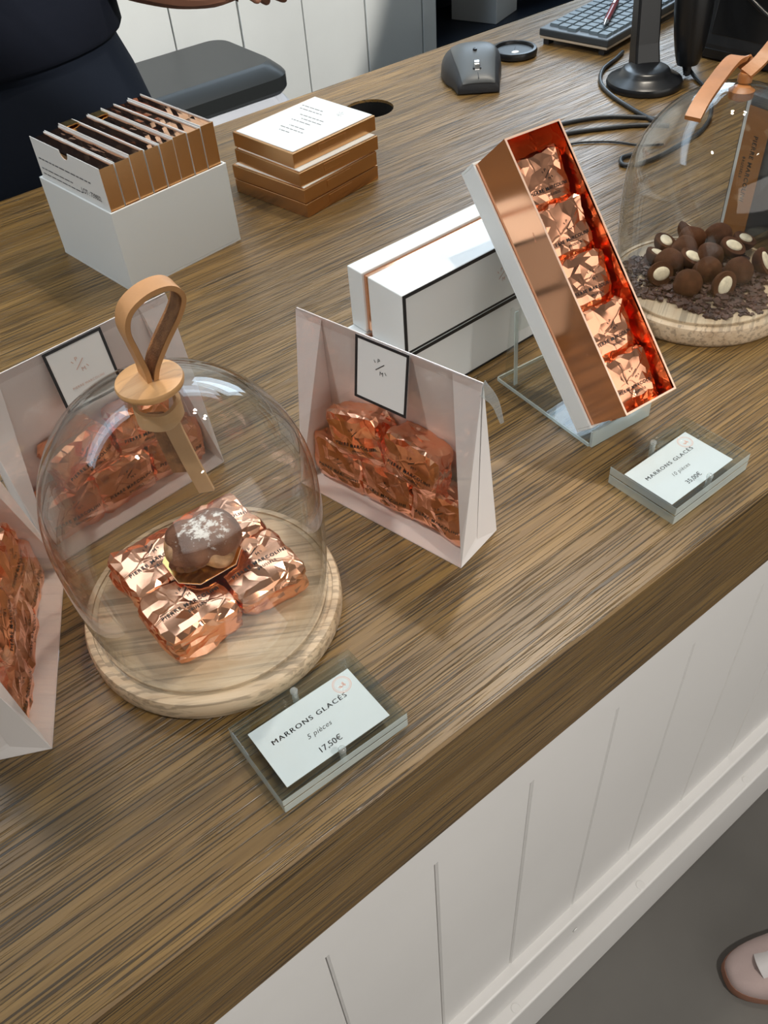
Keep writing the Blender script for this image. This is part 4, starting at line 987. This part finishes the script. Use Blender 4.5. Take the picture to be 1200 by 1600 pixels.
def person():
    px, py = .355, 1.200
    o = thing('person', 'person in dark navy top and skirt working behind the counter, one forearm out', 'person', (px, py, -1.0))
    verts = [(0, 0, .88), (0, 0, 1.02), (0, .005, 1.18), (0, .01, 1.34), (0, 0, 1.44), (0, -.012, 1.50), (0, -.02, 1.58), (0, -.025, 1.66),
             (.17, .01, 1.385), (.215, -.02, 1.24), (.205, -.105, 1.195), (.270, -.145, 1.170), (.330, -.150, 1.152),
             (-.17, .01, 1.385), (-.215, -.02, 1.22), (-.17, -.10, 1.30), (-.10, -.16, 1.36),
             (.09, 0, .84), (.095, -.005, .47), (.095, .01, .085), (.10, -.09, .035), (-.09, 0, .84), (-.095, -.005, .47), (-.095, .01, .085), (-.10, -.09, .035)]
    rad = [.135, .125, .12, .125, .055, .055, .088, .080, .062, .043, .040, .034, .024, .062, .043, .040, .026, .085, .058, .042, .038, .085, .058, .042, .038]
    ed = [(0, 1), (1, 2), (2, 3), (3, 4), (4, 5), (5, 6), (6, 7), (3, 8), (8, 9), (9, 10), (10, 11), (11, 12), (3, 13), (13, 14), (14, 15), (15, 16), (0, 17), (17, 18), (18, 19), (19, 20), (0, 21), (21, 22), (22, 23), (23, 24)]
    def fingers(wr, root):
        base = Vector(verts[wr])
        dirs = [(Vector((.9, -.30, .05)), .030, .075), (Vector((.95, -.12, -.08)), .034, .088), (Vector((.95, .06, -.14)), .034, .084), (Vector((.9, .22, -.18)), .030, .068), (Vector((.35, -.85, .15)), .020, .052)]
        for d, r0, ln in dirs:
            d = d.normalized()
            if wr == 16: d = Vector((d.x * .6, -abs(d.x) * .8 + d.y, d.z - .2)).normalized()
            a = base + d * r0; b = base + d * (r0 + ln * .5) + Vector((0, 0, -.004)); c_ = base + d * (r0 + ln) + Vector((0, 0, -.022))
            i = len(verts); verts.extend([tuple(a), tuple(b), tuple(c_)]); rad.extend([.010, .009, .0075]); ed.extend([(root, i), (i, i + 1), (i + 1, i + 2)])
    fingers(12, 12); fingers(16, 16)
    me = bpy.data.meshes.new('body'); me.from_pydata(verts, ed, [])
    b = link('body', me, 'skin', o)
    b.modifiers.new('skin', 'SKIN'); sv = me.skin_vertices[0].data
    for k, r_ in enumerate(rad): sv[k].radius = (r_, r_)
    sv[0].use_root = True
    su = b.modifiers.new('sub', 'SUBSURF'); su.levels = 2; su.render_levels = 2
    def ell(a, b_, cx=0, cy=0, n=40, rip=0, ph=0): return [(cx + a * math.cos(2 * PI * k / n) * (1 + rip * math.sin(9 * 2 * PI * k / n + ph)), cy + b_ * math.sin(2 * PI * k / n) * (1 + rip * math.sin(9 * 2 * PI * k / n + ph))) for k in range(n)]
    link('skirt', loft([(ell(.33, .25, rip=.02), .48), (ell(.31, .235, rip=.02), .70), (ell(.280, .205, rip=.012), .88), (ell(.243, .180, rip=.005), 1.00), (ell(.229, .168), 1.058), (ell(.210, .152), 1.112), (ell(.200, .148), 1.145)]).mesh('skirt', 60), 'navy_skirt', o)
    link('top', loft([(ell(.222, .160), 1.118), (ell(.226, .163), 1.124), (ell(.224, .158), 1.18), (ell(.20, .145), 1.28), (ell(.205, .125), 1.36), (ell(.16, .10), 1.42), (ell(.075, .075), 1.455)]).mesh('top', 60), 'navy_cloth', o)
    for s, pts in ((1, [(.09, .01, 1.405), (.165, .005, 1.365), (.215, -.03, 1.235), (.210, -.055, 1.200)]), (-1, [(-.09, .01, 1.405), (-.165, .005, 1.365), (-.215, -.02, 1.20)])):
        link('sleeve', MB().tube(smoothpath(pts, 4), [.072] * 2 + [.080] * 5 + [.066] * 6 if s == 1 else [.072] * 2 + [.080] * 5 + [.066] * 2, 18).mesh('sleeve', 60), 'navy_cloth', o)
    hd = lump('hair', .094, .102, .115, 21, .05, 4)
    for v in hd.vertices:
        if v.co.y < -.03 and v.co.z < .045: v.co.y = -.03 + (v.co.y + .03) * .1
    link('hair', hd, 'hair', o, (0, -.005, 1.635))
    for s in (-1, 1):
        link('eye', lump('eye', .011, .008, .008, 1, 0, 2), 'white_card', o, (s * .032, -.100, 1.615)); link('ear', lump('ear', .008, .017, .028, 2, .05, 3), 'skin', o, (s * .088, -.015, 1.60))
    link('nose', lump('nose', .013, .017, .021, 2, .02, 3), 'skin', o, (0, -.108, 1.588)); link('mouth', lump('mouth', .024, .008, .008, 2, .02, 3), 'rose_ink', o, (0, -.098, 1.552))
    for s in (-1, 1): link('shoe', lump('shoe', .047, .13, .045, 4, .02, 4), 'black_matte', o, (s * .098, -.045, .046))
person()

# ------------------------------------------------------------------ sneaker on the shop floor
def sneaker():
    d = Vector((-.86, .51)); rot = math.atan2(d.y, d.x)              # toe direction
    toe = Vector((.607, -.150)); c = toe - d * .285
    o = thing('sneaker', 'pale pink sneaker with white panel on the grey floor', 'shoe', (c.x, c.y, -1.0), rot)
    def foot(sc, n=44):
        out = []
        for k in range(n):
            g = 2 * PI * k / n; x = .1425 + .1425 * math.cos(g); t = x / .285
            hw = (.036 + .016 * math.sin(min(1, t / .72) * PI / 2) - (.010 if t < .45 and t > .2 else 0)) * (abs(math.sin(g)) ** .72) * math.copysign(1, math.sin(g))
            out.append((.1425 + (x - .1425) * sc, hw * (sc if sc < 1.02 else sc)))
        return out
    link('sole', loft([(foot(.985), .0005), (foot(1.0), .006), (foot(1.0), .016), (foot(.99), .022)]).mesh('sole', 50), 'sneaker_sole', o)
    rings = []
    for i in range(9):
        t = i / 8; ring = []
        for (x, y) in foot(.985 - .0 * t):
            tt = x / .285; top = .055 + .050 * max(0, 1 - tt / .62) + .006 * math.sin(PI * tt) - .022 * max(0, (tt - .68) / .32)
            k_ = math.cos(t * PI / 2 * .98) ** .6
            ring.append((.1425 + (x - .1425) * (1 - .10 * t * t), y * max(.06, k_), .020 + (top - .02) * math.sin(t * PI / 2)))
        rings.append(ring)
    m = MB(); n = len(rings[0])
    for r_ in rings: m.v += r_
    for i in range(8): m.f += [(i * n + k, i * n + (k + 1) % n, (i + 1) * n + (k + 1) % n, (i + 1) * n + k) for k in range(n)]
    m.f += [tuple(8 * n + k for k in range(n))]
    link('upper', m.mesh('upper', 70), 'sneaker_pink', o)
    pn_ = MB(); ring = []
    for i in range(1, 8):
        for sgn in (-1, 1): pass
    vs = []; W_ = 9
    for a in range(9):
        x = .085 + .150 * a / 8
        for b_ in range(W_):
            q = -1 + 2 * b_ / (W_ - 1); tt = x / .285; top = .055 + .050 * max(0, 1 - tt / .62) + .006 * math.sin(PI * tt) - .022 * max(0, (tt - .68) / .32)
            hw = .030 * (1 if a < 7 else .75); vs.append((x + .008 * (1 - q * q), q * hw, top * (1 - .30 * abs(q) ** 2.2) + .0045))
    link('white_panel', pn_.add(vs, [(a * W_ + b_, a * W_ + b_ + 1, (a + 1) * W_ + b_ + 1, (a + 1) * W_ + b_) for a in range(8) for b_ in range(W_ - 1)]).mesh('white_panel', 70), 'sneaker_white', o)
    for k in range(6):
        x = .10 + k * .018; tt = x / .285; top = .055 + .050 * max(0, 1 - tt / .62) + .006 * math.sin(PI * tt) + .0075
        link('lace', MB().tube([(x + .006, -.024, top - .008), (x + .010, 0, top), (x + .004, .024, top - .008)], .0024, 8).mesh('lace', 60), 'sneaker_white', o)
    link('tongue', MB().strip(smoothpath([(.10, 0, .094), (.07, 0, .110), (.055, 0, .125)], 4), (0, 1, 0), .05, .006), 'sneaker_pink', o)
sneaker()

# ------------------------------------------------------------------ lift everything: shop floor at z = 0
for o in list(S.objects):
    if o.parent is None: o.location.z += UP
